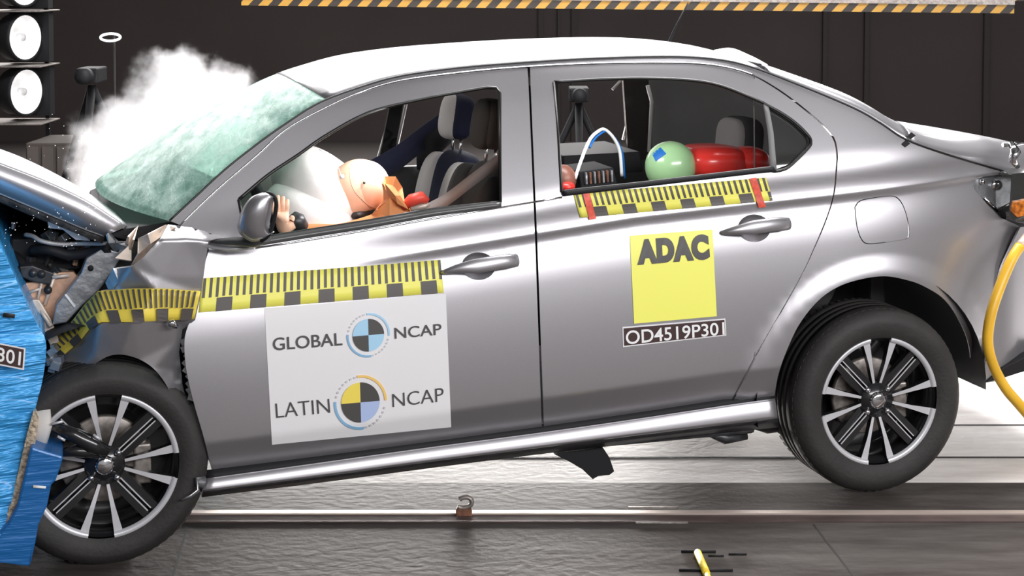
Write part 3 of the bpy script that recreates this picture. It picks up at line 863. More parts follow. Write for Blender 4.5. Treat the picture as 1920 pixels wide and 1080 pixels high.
M = MB(); M.tube([plane(1165, 150, 1.3), plane(1148, 168, 1.3)], .006, 6); M.tube([plane(1214, 160, 1.35), plane(1222, 190, 1.35), plane(1217, 285, 1.3)], .008, 6)
M.build('grab_handle', seat_light, car)
# near inner door trims / headliner
loft([[p + EY * .06 - EZ * .05 for p in roof_near], [p + EY * .5 - EZ * .015 for p in roof_near], [p + EY * 1.0 - EZ * .015 for p in roof_near]], trim_int, 'headliner', car, nu=30, thick=.004)
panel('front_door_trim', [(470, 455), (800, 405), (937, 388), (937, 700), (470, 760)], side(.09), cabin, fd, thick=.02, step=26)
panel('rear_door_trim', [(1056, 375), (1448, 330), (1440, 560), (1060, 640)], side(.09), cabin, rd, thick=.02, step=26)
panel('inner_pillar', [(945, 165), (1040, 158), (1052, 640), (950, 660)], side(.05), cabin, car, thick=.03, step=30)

# seats
def blob(name, c, sx, sy, sz, m, parent, rot=0, p=2.6, n=20, tilt=0, label=None, origin=None):
    """superellipsoid in the car frame"""
    M = MB(); vs = []; fs = []
    R = Matrix.Rotation(rot, 3, 'Y') @ Matrix.Rotation(tilt, 3, 'X')
    sg = lambda v, e: math.copysign(abs(v) ** e, v)
    e = 2 / p
    for i in range(n + 1):
        ph = -math.pi / 2 + math.pi * i / n
        for k in range(2 * n):
            th = math.pi * k / n
            q = R @ Vector((sx * sg(math.cos(ph), e) * sg(math.cos(th), e), sy * sg(math.cos(ph), e) * sg(math.sin(th), e), sz * sg(math.sin(ph), e)))
            vs.append(L(c[0] + q.x, c[1] + q.y, c[2] + q.z))
    for i in range(n):
        for k in range(2 * n): fs.append((i * 2 * n + k, i * 2 * n + (k + 1) % (2 * n), (i + 1) * 2 * n + (k + 1) % (2 * n), (i + 1) * 2 * n + k))
    M.add(vs, fs, 0, True)
    o = M.build(name, m, parent)
    if label: o['label'] = label
    return o
def lp(px, py, lat): return tolocal(plane(px, py, lat))
def seat(name, px, py, lat, mh, mb_, mside):
    """px,py = headrest centre"""
    x, y, z = lp(px, py, lat)
    s = thing(name, L(x, y, z), None, None); s.parent = car; s.location = L(x, y, z) - wloc(car)
    for k in ('label', 'category'):
        if k in s: del s[k]
    R = math.radians(10)
    blob('headrest', (x, y, z), .048, .12, .085, mh, s, R, 3.2)
    blob('headrest_shell', (x - .028, y, z), .032, .10, .085, mside, s, R, 3)
    M = MB()
    for d in (-.06, .06):
        M = MB(); M.tube([L(x, y + d, z - .06), L(x - .01, y + d, z - .16)], .006, 8); M.build('headrest_rod', chrome, s)
    blob('backrest', (x - .03, y, z - .42), .075, .24, .29, mb_, s, R, 3.5)
    blob('backrest_bolster', (x - .07, y - .19, z - .40), .07, .06, .25, mside, s, R, 3)
    blob('backrest_bolster', (x - .07, y + .19, z - .40), .07, .06, .25, mside, s, R, 3)
    blob('cushion', (x - .33, y, z - .72), .27, .25, .08, mb_, s, -.1, 3.5)
    return s
seat('front_passenger_seat', 858, 218, 1.16, navy, navy, seat_light)
seat('driver_seat', 922, 232, .50, seat_dark, seat_dark, seat_dark)
def headrest(px, py, lat, w_=.13):
    x, y, z = lp(px, py, lat)
    blob('rear_headrest', (x, y, z), .055, w_, .09, seat_dark, car, .1, 3.4)
    blob('rear_headrest_side', (x - .035, y, z), .04, w_ * .9, .085, seat_grey, car, .1, 3.2)
headrest(1390, 262, .95)
x, y, z = lp(1380, 360, .8)
blob('rear_seat_backrest', (x + .12, .85, z - .16), .09, .60, .25, seat_dark, car, .25, 4)
blob('rear_seat_cushion', (x - .15, .85, .18), .26, .60, .09, seat_dark, car, 0, 4)
# seat belts
def ribbon(name, pts, w_, m, parent, n=20):
    P = [plane(*p) for p in sm(pts, 5)]; q = []
    a = [p + EZ * w_ * .5 for p in P]; b = [p - EZ * w_ * .5 for p in P]
    loft([a, b], m, name, parent, nu=n, thick=.002)
ribbon('seat_belt', [(940, 297, .22), (880, 342, .3), (838, 374, .4), (800, 395, .45)], .045, beltm, car)
ribbon('far_seat_belt', [(832, 232, 1.4), (790, 262, 1.35), (740, 300, 1.25), (690, 328, 1.15)], .10, navy, car)
M = MB(); M.tube([plane(835, 245, 1.42), plane(805, 270, 1.4), plane(795, 320, 1.4)], [.05, .06, .03], 10); M.build('side_airbag_cover', black, car)

# airbag
area('added_cabin_fill', L(.95, .25, .93), L(.55, .45, .70), .25, .08, 2.6)  # added fill under the headliner to brighten airbag and driver dummy
area('added_rear_fill', L(1.55, .35, .98), L(1.8, .6, .7), .25, .08, 1.4)  # second added fill, brightens the rear seat contents
x, y, z = lp(598, 352, .55)
ab = blob('driver_airbag', (x, y, z), .165, .27, .115, bagm, car, math.radians(38), 2.3, 26)
x, y, z = lp(580, 400, .45)
blob('driver_airbag_lower', (x, y, z), .15, .2, .10, bagm, ab, math.radians(20), 2.3, 22)
M = MB(); cpts = sm([(598, 280, .33), (618, 292, .31), (632, 310, .30), (640, 330, .30)], 6); M.tube([plane(*p) for p in cpts], .0012, 6); M.build('airbag_seam', greyprint, ab)
blob('passenger_airbag', lp(520, 360, 1.15), .16, .22, .17, bagm, car, 0, 2.3, 20)
# steering wheel
c = plane(515, 425, .45); M = MB()
n_ = (EX * .9 + EZ * .42).normalized(); a_ = EY; b_ = n_.cross(a_)
M.tube([c + a_ * (.185 * math.cos(t)) + b_ * (.185 * math.sin(t)) for t in np.linspace(0, 2 * math.pi, 33)], .015, 8, cap=False)
M.build('steering_wheel', black, car)

# door mirror
mir = thing('door_mirror', plane(480, 410, -.08), None, None); mir.parent = car; mir.location = plane(480, 410, -.08) - wloc(car)
for k in ('label', 'category'):
    if k in mir: del mir[k]
def shell(curves, nu, name, m, parent, thick=.004, sub=1):
    o = loft([[plane(*p) for p in sm(c, 6)] for c in curves], m, name, parent, nu=nu, thick=thick)
    return o
shell([[(492, 362, -.16), (470, 372, -.15), (452, 400, -.14), (447, 432, -.13), (470, 452, -.12), (492, 450, -.12)],
       [(498, 362, -.20), (474, 372, -.20), (458, 400, -.20), (455, 430, -.19), (474, 447, -.18), (500, 446, -.17)],
       [(510, 368, -.21), (500, 372, -.215), (492, 395, -.22), (488, 425, -.21), (498, 440, -.20), (512, 436, -.19)],
       [(517, 372, -.19), (512, 378, -.19), (508, 400, -.19), (504, 425, -.18), (508, 438, -.18), (514, 434, -.17)]], 24, 'mirror_housing', paint, mir)
shell([[(492, 362, -.16), (470, 372, -.15), (452, 400, -.14), (447, 432, -.13), (470, 452, -.12), (492, 450, -.12)],
       [(500, 362, -.02), (478, 372, -.0), (462, 400, .0), (456, 432, .0), (474, 450, .0), (496, 448, .0)]], 24, 'mirror_rear_shell', black, mir)
M = MB(); M.tube([plane(*p) for p in sm([(497, 361, -.19), (512, 366, -.2), (518, 382, -.2), (514, 410, -.19), (504, 440, -.18), (490, 452, -.16)], 5)], .006, 8); M.build('mirror_rim', black, mir)
M = MB(); M.tube([plane(400, 452, .02), plane(440, 452, -.02), plane(480, 455, -.08), plane(500, 448, -.12)], [(.006, .02), (.012, .03), (.014, .03), (.01, .02)], 10)
M.build('mirror_base', trimgrey, mir)
M = MB(); M.tube([plane(385, 462, .01), plane(430, 466, -.0), plane(478, 463, -.02)], [(.004, .01), (.008, .02), (.006, .02)], 10); M.build('mirror_foot', alloy, mir)
panel('sail_panel', [(346, 430), (448, 376), (462, 452), (392, 462)], side(.010), trimgrey, fd, thick=.01, step=14)

# crumpled wing
FC = [(315, 421, .10), (360, 427, .06), (418, 444, .0), (390, 452, .0), (300, 449, .0), (345, 447, .0), (380, 520, .005), (376, 548, .01), (246, 500, .005), (214, 505, .09), (218, 541, .07), (190, 545, .08), (160, 572, .14), (130, 610, .21), (90, 640, .28), (85, 740, .25), (120, 665, .2),
      (185, 606, .02), (250, 604, -.03), (310, 600, .0), (366, 600, .02), (345, 618, .045), (175, 665, .05), (130, 725, .12), (230, 663, .0), (262, 673, .01), (330, 640, .03), (312, 725, .02), (346, 700, .08), (378, 893, .06), (398, 888, .07), (330, 770, .03), (268, 484, .0), (300, 520, .0), (290, 545, -.005), (355, 850, .03), (290, 690, .02)]
WF = field(FC)
wing = [(315, 421), (360, 427), (418, 444), (391, 452), (384, 500), (378, 545), (366, 600), (342, 618), (336, 660), (342, 720), (360, 800), (386, 888), (376, 893)] + sm([(376, 893), (360, 850), (345, 800), (330, 760), (312, 722), (290, 693), (262, 674), (230, 665), (203, 668), (176, 684), (150, 706)]) + [(120, 738), (96, 745), (90, 715), (102, 690), (92, 642), (130, 611), (155, 578), (190, 545), (216, 541), (214, 505), (246, 500), (268, 484), (300, 448)]
wg = panel('front_wing', wing, WF, paint, car, step=6, label='crumpled front wing')
# wing tape
TT = [(94, 640), (128, 612), (158, 572), (184, 546), (250, 541), (312, 541), (376, 546)]
TB = [(122, 664), (150, 640), (172, 612), (190, 604), (250, 604), (312, 601), (364, 598)]
WT = field(FC, -.010)
def tape_uv(fn, TTp, TBp, periods, name, parent, ymat, cols=80, mo=.0018):
    t = rs(TTp, 400); b = rs(TBp, 400)
    def P(u, v, off=0):
        i = min(399, max(0, u * 399)); k = int(i); a = i - k; k2 = min(399, k + 1)
        tx = t[k][0] * (1 - a) + t[k2][0] * a; ty = t[k][1] * (1 - a) + t[k2][1] * a
        bx = b[k][0] * (1 - a) + b[k2][0] * a; by = b[k][1] * (1 - a) + b[k2][1] * a
        return fn(tx + (bx - tx) * v, ty + (by - ty) * v) - EY * off
    M = MB(); R_ = 4
    vs = [P(i / cols, j / R_) for j in range(R_ + 1) for i in range(cols + 1)]
    fs = [(j * (cols + 1) + i, (j + 1) * (cols + 1) + i, (j + 1) * (cols + 1) + i + 1, j * (cols + 1) + i + 1) for j in range(R_) for i in range(cols)]
    M.add(vs, fs, 0, True); o = M.build(name, ymat, parent)
    so = o.modifiers.new('t', 'SOLIDIFY'); so.thickness = .001; so.offset = 1
    D = MB()
    def rect(u0, u1, v0, v1):
        n = 3; vs = []; 
        for j in range(n + 1):
            for i in range(2): vs.append(P(u0 + (u1 - u0) * i, v0 + (v1 - v0) * j / n, mo))
        D.add(vs, [(2 * j, 2 * j + 2, 2 * j + 3, 2 * j + 1) for j in range(n)])
    for k in range(int(periods * 5) + 1):
        u0 = (k + .30) / 5 / periods
        if u0 + .09 / periods < 1: rect(u0, u0 + .085 / periods, 0, .58 if k % 5 not in (3, 4, 5) else .56)
    for k in range(int(periods) + 1):
        u0 = (k + .5) / periods
        if u0 < 1: rect(u0, min(1, u0 + .47 / periods), .60, 1)
    D.build('scale_marks', tick, o)
    return o
tape_uv(WT, TT, TB, 6.1, 'measuring_tape', wg, orange, 160, .010)
# brackets on wing rear
M = MB(); M.tube([plane(312, 607, -.01), plane(322, 606, -.03), plane(330, 612, -.01)], [.01, .014, .008], 8); M.build('wing_bolt', chrome, car)
M = MB()
for k in range(9): M.box(plane(348 + k * 1.2 + random.uniform(-3, 3), 640 + k * 13, .05 + random.uniform(0, .03)), .018, .02, .02, Matrix.Rotation(random.uniform(0, 3), 3, 'Y'))
M.build('bent_hinge_bracket', steel, car)
prism('hinge_gap_filler', [(352, 620), (365, 600), (405, 600), (420, 880), (400, 890), (372, 800), (350, 715), (345, 650)], .09, .13, black, car)
# torn pale metal behind the wing
def rag(name, poly, lat, lat2, m, parent=car):
    n = len(poly); pts = [(p[0], p[1], lat + (lat2 - lat) * (i % 2)) for i, p in enumerate(poly)]
    M = MB(); c = (sum(p[0] for p in poly) / n, sum(p[1] for p in poly) / n)
    vs = [plane(*p) for p in pts] + [plane(c[0], c[1], (lat + lat2) / 2 - .02)]
    M.add(vs, [(i, (i + 1) % n, n) for i in range(n)])
    o = M.build(name, m, parent); s_ = o.modifiers.new('t', 'SOLIDIFY'); s_.thickness = .006
    return o
rag('torn_panel', [(258, 474), (262, 448), (277, 438), (312, 424), (330, 428), (300, 452), (268, 486), (246, 498)], .06, .12, tanmetal)
rag('torn_panel', [(217, 486), (232, 462), (239, 443), (258, 424), (252, 450), (243, 470), (244, 490)], .12, .2, tanmetal)
rag('torn_panel', [(198, 440), (206, 437), (222, 452), (240, 455), (238, 464), (215, 468), (202, 455)], .12, .2, steel)
rag('torn_panel', [(212, 503), (248, 498), (252, 540), (220, 543), (206, 548), (200, 530)], .08, .1, steel)

# bonnet, buckled
near_top = sm([(-160, 247, .14), (-60, 286, .14), (0, 309, .14), (85, 342, .14), (159, 377, .14), (200, 403, .15), (234, 426, .16)])
ridge = sm([(-160, 235, .75), (-60, 262, .75), (0, 283, .75), (44, 300, .75), (111, 333, .75), (178, 374, .7), (240, 422, .5)])
farb = sm([(-190, 250, 1.5), (-90, 275, 1.5), (-20, 300, 1.5), (40, 325, 1.5), (110, 362, 1.45), (160, 392, 1.35), (210, 420, 1.2)])
bot = sm([(-160, 320, .15), (-60, 337, .15), (0, 361, .15), (60, 386, .15), (120, 411, .15), (160, 428, .15), (196, 441, .16)])
hood = loft([[plane(*p) for p in c] for c in (near_top, ridge, farb)], paint, 'bonnet', car, nu=30, thick=.012, label='buckled bonnet')
loft([[plane(*p) for p in c] for c in (near_top, bot)], paint, 'bonnet_side_flange', hood, nu=30, thick=.006)
loft([[plane(*p) for p in c] for c in ([(q[0], q[1], q[2]) for q in bot], [(q[0] - 6, q[1] - 2, q[2] + .12) for q in bot])], paint_in, 'bonnet_folded_edge', hood, nu=30, thick=.01)
loft([[plane(p[0], p[1] + 6, p[2] + .01) for p in bot], [plane(p[0] - 40, p[1] + 2, 1.3) for p in bot]], castiron, 'bonnet_insulation', hood, nu=30, thick=.03)

# engine bay
prism('engine_block', [(-60, 448), (60, 440), (150, 455), (196, 470), (160, 520), (110, 520), (60, 560), (0, 560), (-60, 540)], .42, 1.1, castiron, car, bevel=.02)
prism('battery_box', [(20, 448), (92, 446), (158, 462), (150, 506), (100, 512), (40, 505), (18, 480)], .34, .6, black, car, bevel=.008)
prism('radiator_support', [(36, 500), (60, 498), (100, 512), (95, 535), (60, 528), (40, 520)], .24, .4, darksteel, car)
prism('bright_bracket', [(89, 416), (124, 417), (150, 436), (170, 452), (142, 450), (118, 431), (92, 428)], .22, .25, whitep, car, bevel=.002)
prism('inner_wing_plate', [(44, 532), (78, 526), (96, 512), (138, 510), (148, 522), (122, 548), (107, 566), (112, 584), (96, 612), (78, 590), (60, 562)], .26, .29, copper, car, bevel=.003)
prism('inner_wing_plate', [(60, 562), (73, 562), (96, 600), (112, 640), (96, 652), (80, 618), (62, 590)], .22, .26, tanmetal, car, bevel=.003)
M = MB()
for (a, b, r_) in (((104, 512, .25), (84, 572, .25), .006), ((78, 530, .25), (70, 566, .25), .005), ((98, 520, .245), (130, 516, .245), .006), ((66, 566, .24), (96, 612, .2), .007), ((54, 548, .25), (80, 540, .25), .005)):
    M.tube([plane(*a), plane(*b)], r_, 8)
M.build('torn_flange', tanmetal, car)
M = MB()
for cx, cy, r in ((90, 544, .012), (28, 508, .014), (62, 512, .013), (78, 514, .012)):
    M.lathe([(0, -.006), (r, -.003), (r, .02), (0, .02)], plane(cx, cy, .235), EY, EX, 14)
M.build('bolt_boss', darksteel, car)
cr = prism('crash_rail', [(186, 470), (200, 462), (212, 470), (232, 474), (214, 505), (186, 545), (155, 573), (125, 605), (98, 610), (106, 570), (124, 549), (152, 512), (162, 485)], .20, .27, steel, car, bevel=.004, label='buckled grey-blue crash rail')
prism('rail_slot', [(121, 553), (124, 551), (142, 574), (139, 577)], .194, .2, whitep, cr, bevel=0)
M = MB(); M.lathe([(0, -.003), (.008, -.003), (.009, 0), (.009, .03), (0, .03)], plane(170, 503, .197), EY, EX, 16); M.build('rail_hole', black, cr)
M = MB(); M.tube([plane(*p) for p in sm([(48, 440, .3), (62, 443, .27), (78, 452, .25), (111, 458, .25), (150, 457, .25), (200, 457, .2)], 5)], .007, 8); M.build('coolant_pipe', paint_in, car)
M = MB(); M.tube([plane(*p) for p in sm([(60, 470, .3), (90, 468, .26), (130, 478, .26), (175, 472, .24), (205, 464, .2)], 5)], .016, 8); M.build('rubber_hose', black, car)
M = MB(); M.tube([plane(*p) for p in sm([(20, 470, .36), (44, 500, .3), (52, 540, .3), (60, 575, .28)], 5)], .014, 8); M.build('wiring_loom', black, car)
for i in range(46):
    px = random.uniform(0, 190); py = random.uniform(440, 520) if px < 150 else random.uniform(440, 470)
    if px < 60: py = random.uniform(400, 560)
    p = plane(px, py, random.uniform(.26, .33)); s_ = random.uniform(.008, .03)
    M = MB()
    M.box(p, s_ * random.uniform(.6, 2), s_, s_ * random.uniform(.4, 1.2), Matrix.Rotation(random.uniform(0, 3), 3, 'Y') @ Matrix.Rotation(random.uniform(0, 1), 3, 'X'))
    M.build('engine_bracket', [steel, darksteel, castiron, copper, darksteel, steel][i % 6], car, bevel=.002)
prism('cowl', [(196, 440), (240, 428), (330, 414), (345, 424), (300, 445), (240, 452)], .2, 1.5, black, car)
prism('crushed_front_bumper', [(88, 700), (100, 690), (120, 736), (150, 708), (176, 690), (150, 735), (104, 772), (88, 770)], .16, .5, darksteel, car)
M = MB()
for k in range(14):
    M.box(plane(random.uniform(86, 110), random.uniform(650, 720), random.uniform(.1, .2)), .02, .03, random.uniform(.01, .03), Matrix.Rotation(random.uniform(0, 3), 3, 'Y'))
M.build('crushed_bumper_bracket', steel, car)

# broken bits in front of the front wheel
M = MB(); M.tube([plane(75, 770, -.01), plane(78, 800, -.02), plane(74, 835, -.02)], [(.03, .01), (.03, .012), (.02, .01)], 8); M.build('torn_bumper_corner', seat_light, car)
fwheel_c = L(0, .03, 0)
M = MB(); M.tube([plane(100, 800, -.015), plane(140, 815, -.03), plane(175, 835, -.025), plane(200, 850, -.02)], [.016, .022, .026, .02], 8)
M.tube([plane(108, 850, -.015), plane(140, 845, -.025), plane(185, 848, -.02)], [.01, .018, .02], 8)
M.build('broken_suspension_arm', alloy_dark, car)
M = MB()
for a, b in (((98, 795), (118, 790)), ((108, 818), (122, 826)), ((158, 818), (166, 830)), ((175, 815), (188, 824))):
    M.tube([plane(*a, -.04), plane(*b, -.045)], .004, 6)
M.build('bent_wire_clip', alloy, car)

# antenna
M = MB(); M.tube([plane(1238, 93, .85), plane(1240, 93, .85), plane(1256, 76, .85)], [.004, .006, .004], 8); M.tube([plane(1252, 95, .85), plane(1257, 74, .85), plane(1266, 52, .85), plane(1290, 5, .85)], [.014, .006, .004, .0025], 8)
M.build('roof_aerial', black, car)
# roof marker tabs and loose foil at the roof's rear edge
M = MB()
for px, h in ((893, 9), (961, 8), (970, 10), (978, 9), (988, 6), (915, 4), (925, 3)):
    p = plane(px, 92, .9); M.box(p + EZ * h / 1200, .006, .004, h / 560)
M.build('white_roof_tab', whitep, car)
foil = loft([[plane(*p) for p in sm(c, 5)] for c in ([(1340, 95, .9), (1375, 91, .9), (1410, 104, .85), (1440, 122, .8)], [(1335, 101, .7), (1372, 99, .7), (1408, 112, .7), (1436, 128, .65)], [(1330, 107, .5), (1370, 108, .5), (1405, 119, .5), (1432, 131, .5)])], whitep, 'loose_roof_foil', car, nu=20, thick=.003, wob=.006)

# ---------------------------------------------------------------- stickers on the car
def quadmap(q, fn):
    TL, TR, BR, BL = [np.array(p, float) for p in q]
    def P(u, v, off=0):
        p = (TL * (1 - u) + TR * u) * (1 - v) + (BL * (1 - u) + BR * u) * v
        return fn(p[0], p[1]) - EY * off
    return P
def sheet(name, q, m, parent, fn=None, nx=40, ny=40, label=None):
    P = quadmap(q, fn or side(-.002)); M = MB()
    vs = [P(i / nx, j / ny) for j in range(ny + 1) for i in range(nx + 1)]
    fs = [(j * (nx + 1) + i, (j + 1) * (nx + 1) + i, (j + 1) * (nx + 1) + i + 1, j * (nx + 1) + i + 1) for j in range(ny) for i in range(nx)]
    M.add(vs, fs, 0, True); o = M.build(name, m, parent)
    if label: o['label'] = label
    return o
def text_mesh(txt, bold=0.0, space=1.0):
    c = bpy.data.curves.new('txt', 'FONT'); c.body = txt; c.offset = bold; c.space_character = space; c.resolution_u = 6
    o = bpy.data.objects.new('txt', c); COL.objects.link(o)
    dg = bpy.context.evaluated_depsgraph_get(); dg.update()
    me = bpy.data.meshes.new_from_object(o.evaluated_get(dg))
    V = [(v.co.x, v.co.y) for v in me.vertices]; Fs = [list(p.vertices) for p in me.polygons]
    bpy.data.objects.remove(o); bpy.data.curves.remove(c); bpy.data.meshes.remove(me)
    return V, Fs
def lettering(txt, q, m, parent, fn=None, bold=0.0, off=.0035, name='lettering', space=1.0):
    V, Fs = text_mesh(txt, bold, space)
    x0 = min(v[0] for v in V); x1 = max(v[0] for v in V); y0 = min(v[1] for v in V); y1 = max(v[1] for v in V)
    P = quadmap(q, fn or side(-.002))
    M = MB(); M.add([P((x - x0) / (x1 - x0), 1 - (y - y0) / (y1 - y0), off) for x, y in V], Fs)
    return M.build(name, m, parent)
def sector(M, cx, cy, rx, ry, a0, a1, r0, fn, off, mi, n=14, skew=-.085):
    vs = []; fs = []
    for k in range(n + 1):
        a = a0 + (a1 - a0) * k / n
        for rr in (r0, 1.0):
            x = rx * rr * math.cos(a); y = -ry * rr * math.sin(a)
            vs.append(fn(cx + x - y * -.03, cy + y + x * skew) - EY * off)
    fs = [(2 * k, 2 * k + 1, 2 * k + 3, 2 * k + 2) for k in range(n)]
    M.add(vs, fs, mi)
s2 = side(-.002)
logo = sheet('safety_logo_sticker', [(496, 578), (836, 551), (846, 801), (510, 834)], whitep, fd, label='white square sticker with two round target logos')
lettering('GLOBAL', [(511, 633), (641, 623), (642, 647), (512, 657)], text_dark, logo, bold=.008)
lettering('NCAP', [(739, 614), (827, 606), (828, 627), (740, 635)], text_dark, logo, bold=.006)
lettering('LATIN', [(516, 756), (617, 747), (619, 773), (518, 783)], text_dark, logo, bold=-.008)
lettering('NCAP', [(735, 738), (831, 726), (832, 752), (736, 763)], text_dark, logo, bold=-.008)
H = math.pi / 2
def roundel(cx, cy, r, ry, cols, arcs):
    M = MB(); names = []
    for q in range(4): sector(M, cx, cy, r, ry, q * H, (q + 1) * H, 0.0, s2, .0035, q)
    rd_ = M.build('roundel', cols, logo)
    M = MB()
    for a0, a1, mi in arcs: sector(M, cx, cy, r * 1.38, ry * 1.36, a0, a1, .91, s2, .0035, mi)
    for q, base in ((0, math.pi * .55), (1, math.pi * 1.55)):
        for k in range(7):
            a = base + k * H * .8 / 7; sector(M, cx, cy, r * 1.34, ry * 1.33, a, a + .09, .93, s2, .0035, 2, 2)
    M.build('roundel_ring', [cols[0] if False else arcs_m[0], arcs_m[1], greyprint], logo)
arcs_m = [lblue, dblue]
roundel(690.5, 628, 29.5, 30.5, [text_dark, lblue, text_dark, lblue], [(-.1, H + .05, 0), (math.pi - .1, math.pi * 1.5 + .1, 1)])
arcs_m = [oprint, dblue]
roundel(675.6, 754, 36, 37.5, [text_dark, yprint, text_dark, lav], [(0, H + .1, 0), (math.pi - .1, math.pi * 1.5 + .1, 1)])

tape1 = tape_uv(side(-.002), [(378, 522), (520, 511), (680, 499), (826, 487)], [(372, 586), (520, 574), (680, 561), (832, 549)], 7.15, 'measuring_tape', fd, yellow, 60)
tape2 = tape_uv(side(-.003), [(1075, 363), (1250, 349), (1436, 333)], [(1088, 408), (1260, 393), (1449, 376)], 6.6, 'measuring_tape', rd, yellow, 60)
for q in ([(1092, 360), (1104, 358), (1118, 410), (1105, 412)], [(1405, 335), (1418, 333), (1436, 388), (1423, 390)]):
    sheet('red_tape_strip', q, redtape, rd, side(-.007), 2, 10)
adac = sheet('yellow_square_sticker', [(1181, 442), (1336, 430), (1344, 593), (1189, 607)], yelstick, rd, label='yellow square sticker with dark capital letters')
lettering('ADAC', [(1193, 449), (1327, 438), (1331, 486), (1195, 497)], text_dark, adac, bold=.075, space=1.14)
npl = sheet('number_label', [(1167, 613), (1360, 597), (1362, 629), (1168, 651)], whitep, rd, label='dark brown label with white letters and figures')
P_ = quadmap([(1167, 613), (1360, 597), (1362, 629), (1168, 651)], side(-.002)); M = MB()
g = [P_(u, v, .0022) for u, v in ((.012, .07), (.988, .07), (.988, .93), (.012, .93))]
vs = [P_(.012 + .976 * i / 12, .07 + .86 * j / 4, .0022) for j in range(5) for i in range(13)]
M.add(vs, [(j * 13 + i, (j + 1) * 13 + i, (j + 1) * 13 + i + 1, j * 13 + i + 1) for j in range(4) for i in range(12)]); M.build('label_field', plate_brown, npl)
lettering('OD4519P301', [(1172, 620), (1357, 603), (1358, 627), (1173, 646)], text_white, npl, bold=.012, off=.0045)

# ---------------------------------------------------------------- driver dummy
hc = plane(668, 352, .36)
dm = thing('crash_test_dummy', L(tolocal(hc)[0] + .18, .42, .0), 'tan-skinned crash test dummy in the driver seat, head buried in the white airbag', 'dummy')
def dblob(name, px, py, lat, sx, sy, sz, m, rot=0, p=2.0, n=22, tilt=0, parent=None):
    return blob(name, lp(px, py, lat), sx, sy, sz, m, parent or dm, rot, p, n, tilt)
# continuous body by skin modifier
def skinned(name, joints, edges, m, parent, sub=2):
    me = bpy.data.meshes.new(name); o0 = wloc(parent)
    me.from_pydata([j[0] - o0 for j in joints], edges, [])
    o = bpy.data.objects.new(name, me); COL.objects.link(o); o.parent = parent
    sk = o.modifiers.new('skin', 'SKIN'); sk.use_smooth_shade = True
    for i, j in enumerate(joints):
        r_ = j[1]; me.skin_vertices[0].data[i].radius = r_ if hasattr(r_, '__len__') else (r_, r_)
    me.skin_vertices[0].data[0].use_root = True
    s_ = o.modifiers.new('sub', 'SUBSURF'); s_.levels = sub; s_.render_levels = sub
    me.materials.append(m); return o
hx, hy, hz = tolocal(hc)
pel = L(hx + .62, .42, .20)
J = [(pel, .13), (L(hx + .48, .42, .34), .13), (L(hx + .32, .42, .45), .135), (L(hx + .19, .41, .535), .10), (L(hx + .10, .39, .575), .055), (L(hx + .06, .38, .60), .055),
     (plane(748, 395, .27), .052), (plane(720, 420, .22), .042), (plane(640, 440, .22), .036), (plane(560, 436, .26), .030),
     (L(hx + .22, .60, .52), .06), (L(hx - .02, .62, .42), .045), (L(hx - .18, .58, .52), .035),
     (L(hx + .45, .32, .16), .08), (L(hx + .05, .30, .20), .065), (L(hx - .2, .30, .02), .05),
     (L(hx + .45, .54, .16), .08), (L(hx + .05, .56, .20), .065), (L(hx - .2, .56, .02), .05)]
E_ = [(0, 1), (1, 2), (2, 3), (3, 4), (4, 5), (3, 6), (6, 7), (7, 8), (8, 9), (3, 10), (10, 11), (11, 12), (0, 13), (13, 14), (14, 15), (0, 16), (16, 17), (17, 18)]
skinned('body', J, E_, orskin, dm)
head = dblob('head', 668, 352, .36, .098, .078, .088, skin, math.radians(-30), 2.15, 26)
# skull cap and face: cap rear shell slightly proud with a seam
blob('skull_cap', lp(686, 348, .352), .078, .074, .082, skin, head, math.radians(-25), 2.1, 24)
M = MB(); M.tube([plane(*p) for p in sm([(655, 313, .30), (657, 340, .277), (667, 362, .275), (690, 384, .29), (705, 391, .31)], 6)], .0013, 6); M.build('head_seam', seamm, head)
M = MB(); M.lathe([(0, -.002), (.0075, -.002), (.0075, .004), (0, .004)], plane(641, 331, .275), EY, EX, 16); M.build('white_target_dot', whitep, head)
M = MB(); M.lathe([(0, -.001), (.004, -.001), (.004, .004), (0, .004)], plane(683, 343, .272), EY, EX, 12); M.build('skull_bolt', darksteel, head)
M = MB(); M.tube([plane(655, 398, .33), plane(672, 402, .32), plane(690, 400, .33)], [.016, .02, .016], 10); M.build('neck_joint', darksteel, dm)
# folded orange shoulder jacket
def fold(pts, lat0, lat1, nm):
    rag(nm, pts, lat0, lat1, orskin, dm)
fold([(716, 345), (722, 332), (742, 331), (752, 352), (758, 376), (770, 398), (730, 408), (690, 411), (705, 392), (722, 376)], .20, .235, 'shoulder_jacket')
fold([(722, 345), (735, 350), (748, 368), (764, 392), (745, 380), (728, 362)], .185, .20, 'jacket_collar')
M = MB(); M.tube([plane(756, 388, .22), plane(772, 375, .2), plane(790, 370, .2), plane(802, 377, .2)], [.014, .02, .02, .010], 10); M.build('red_shoulder_joint', mat('red_vinyl', (.8, .08, .05), .45), dm)
M = MB(); M.tube([plane(770, 392, .2), plane(796, 386, .2), plane(806, 382, .2)], [.008, .01, .004], 8); M.build('shoulder_strap', tanmetal, dm)
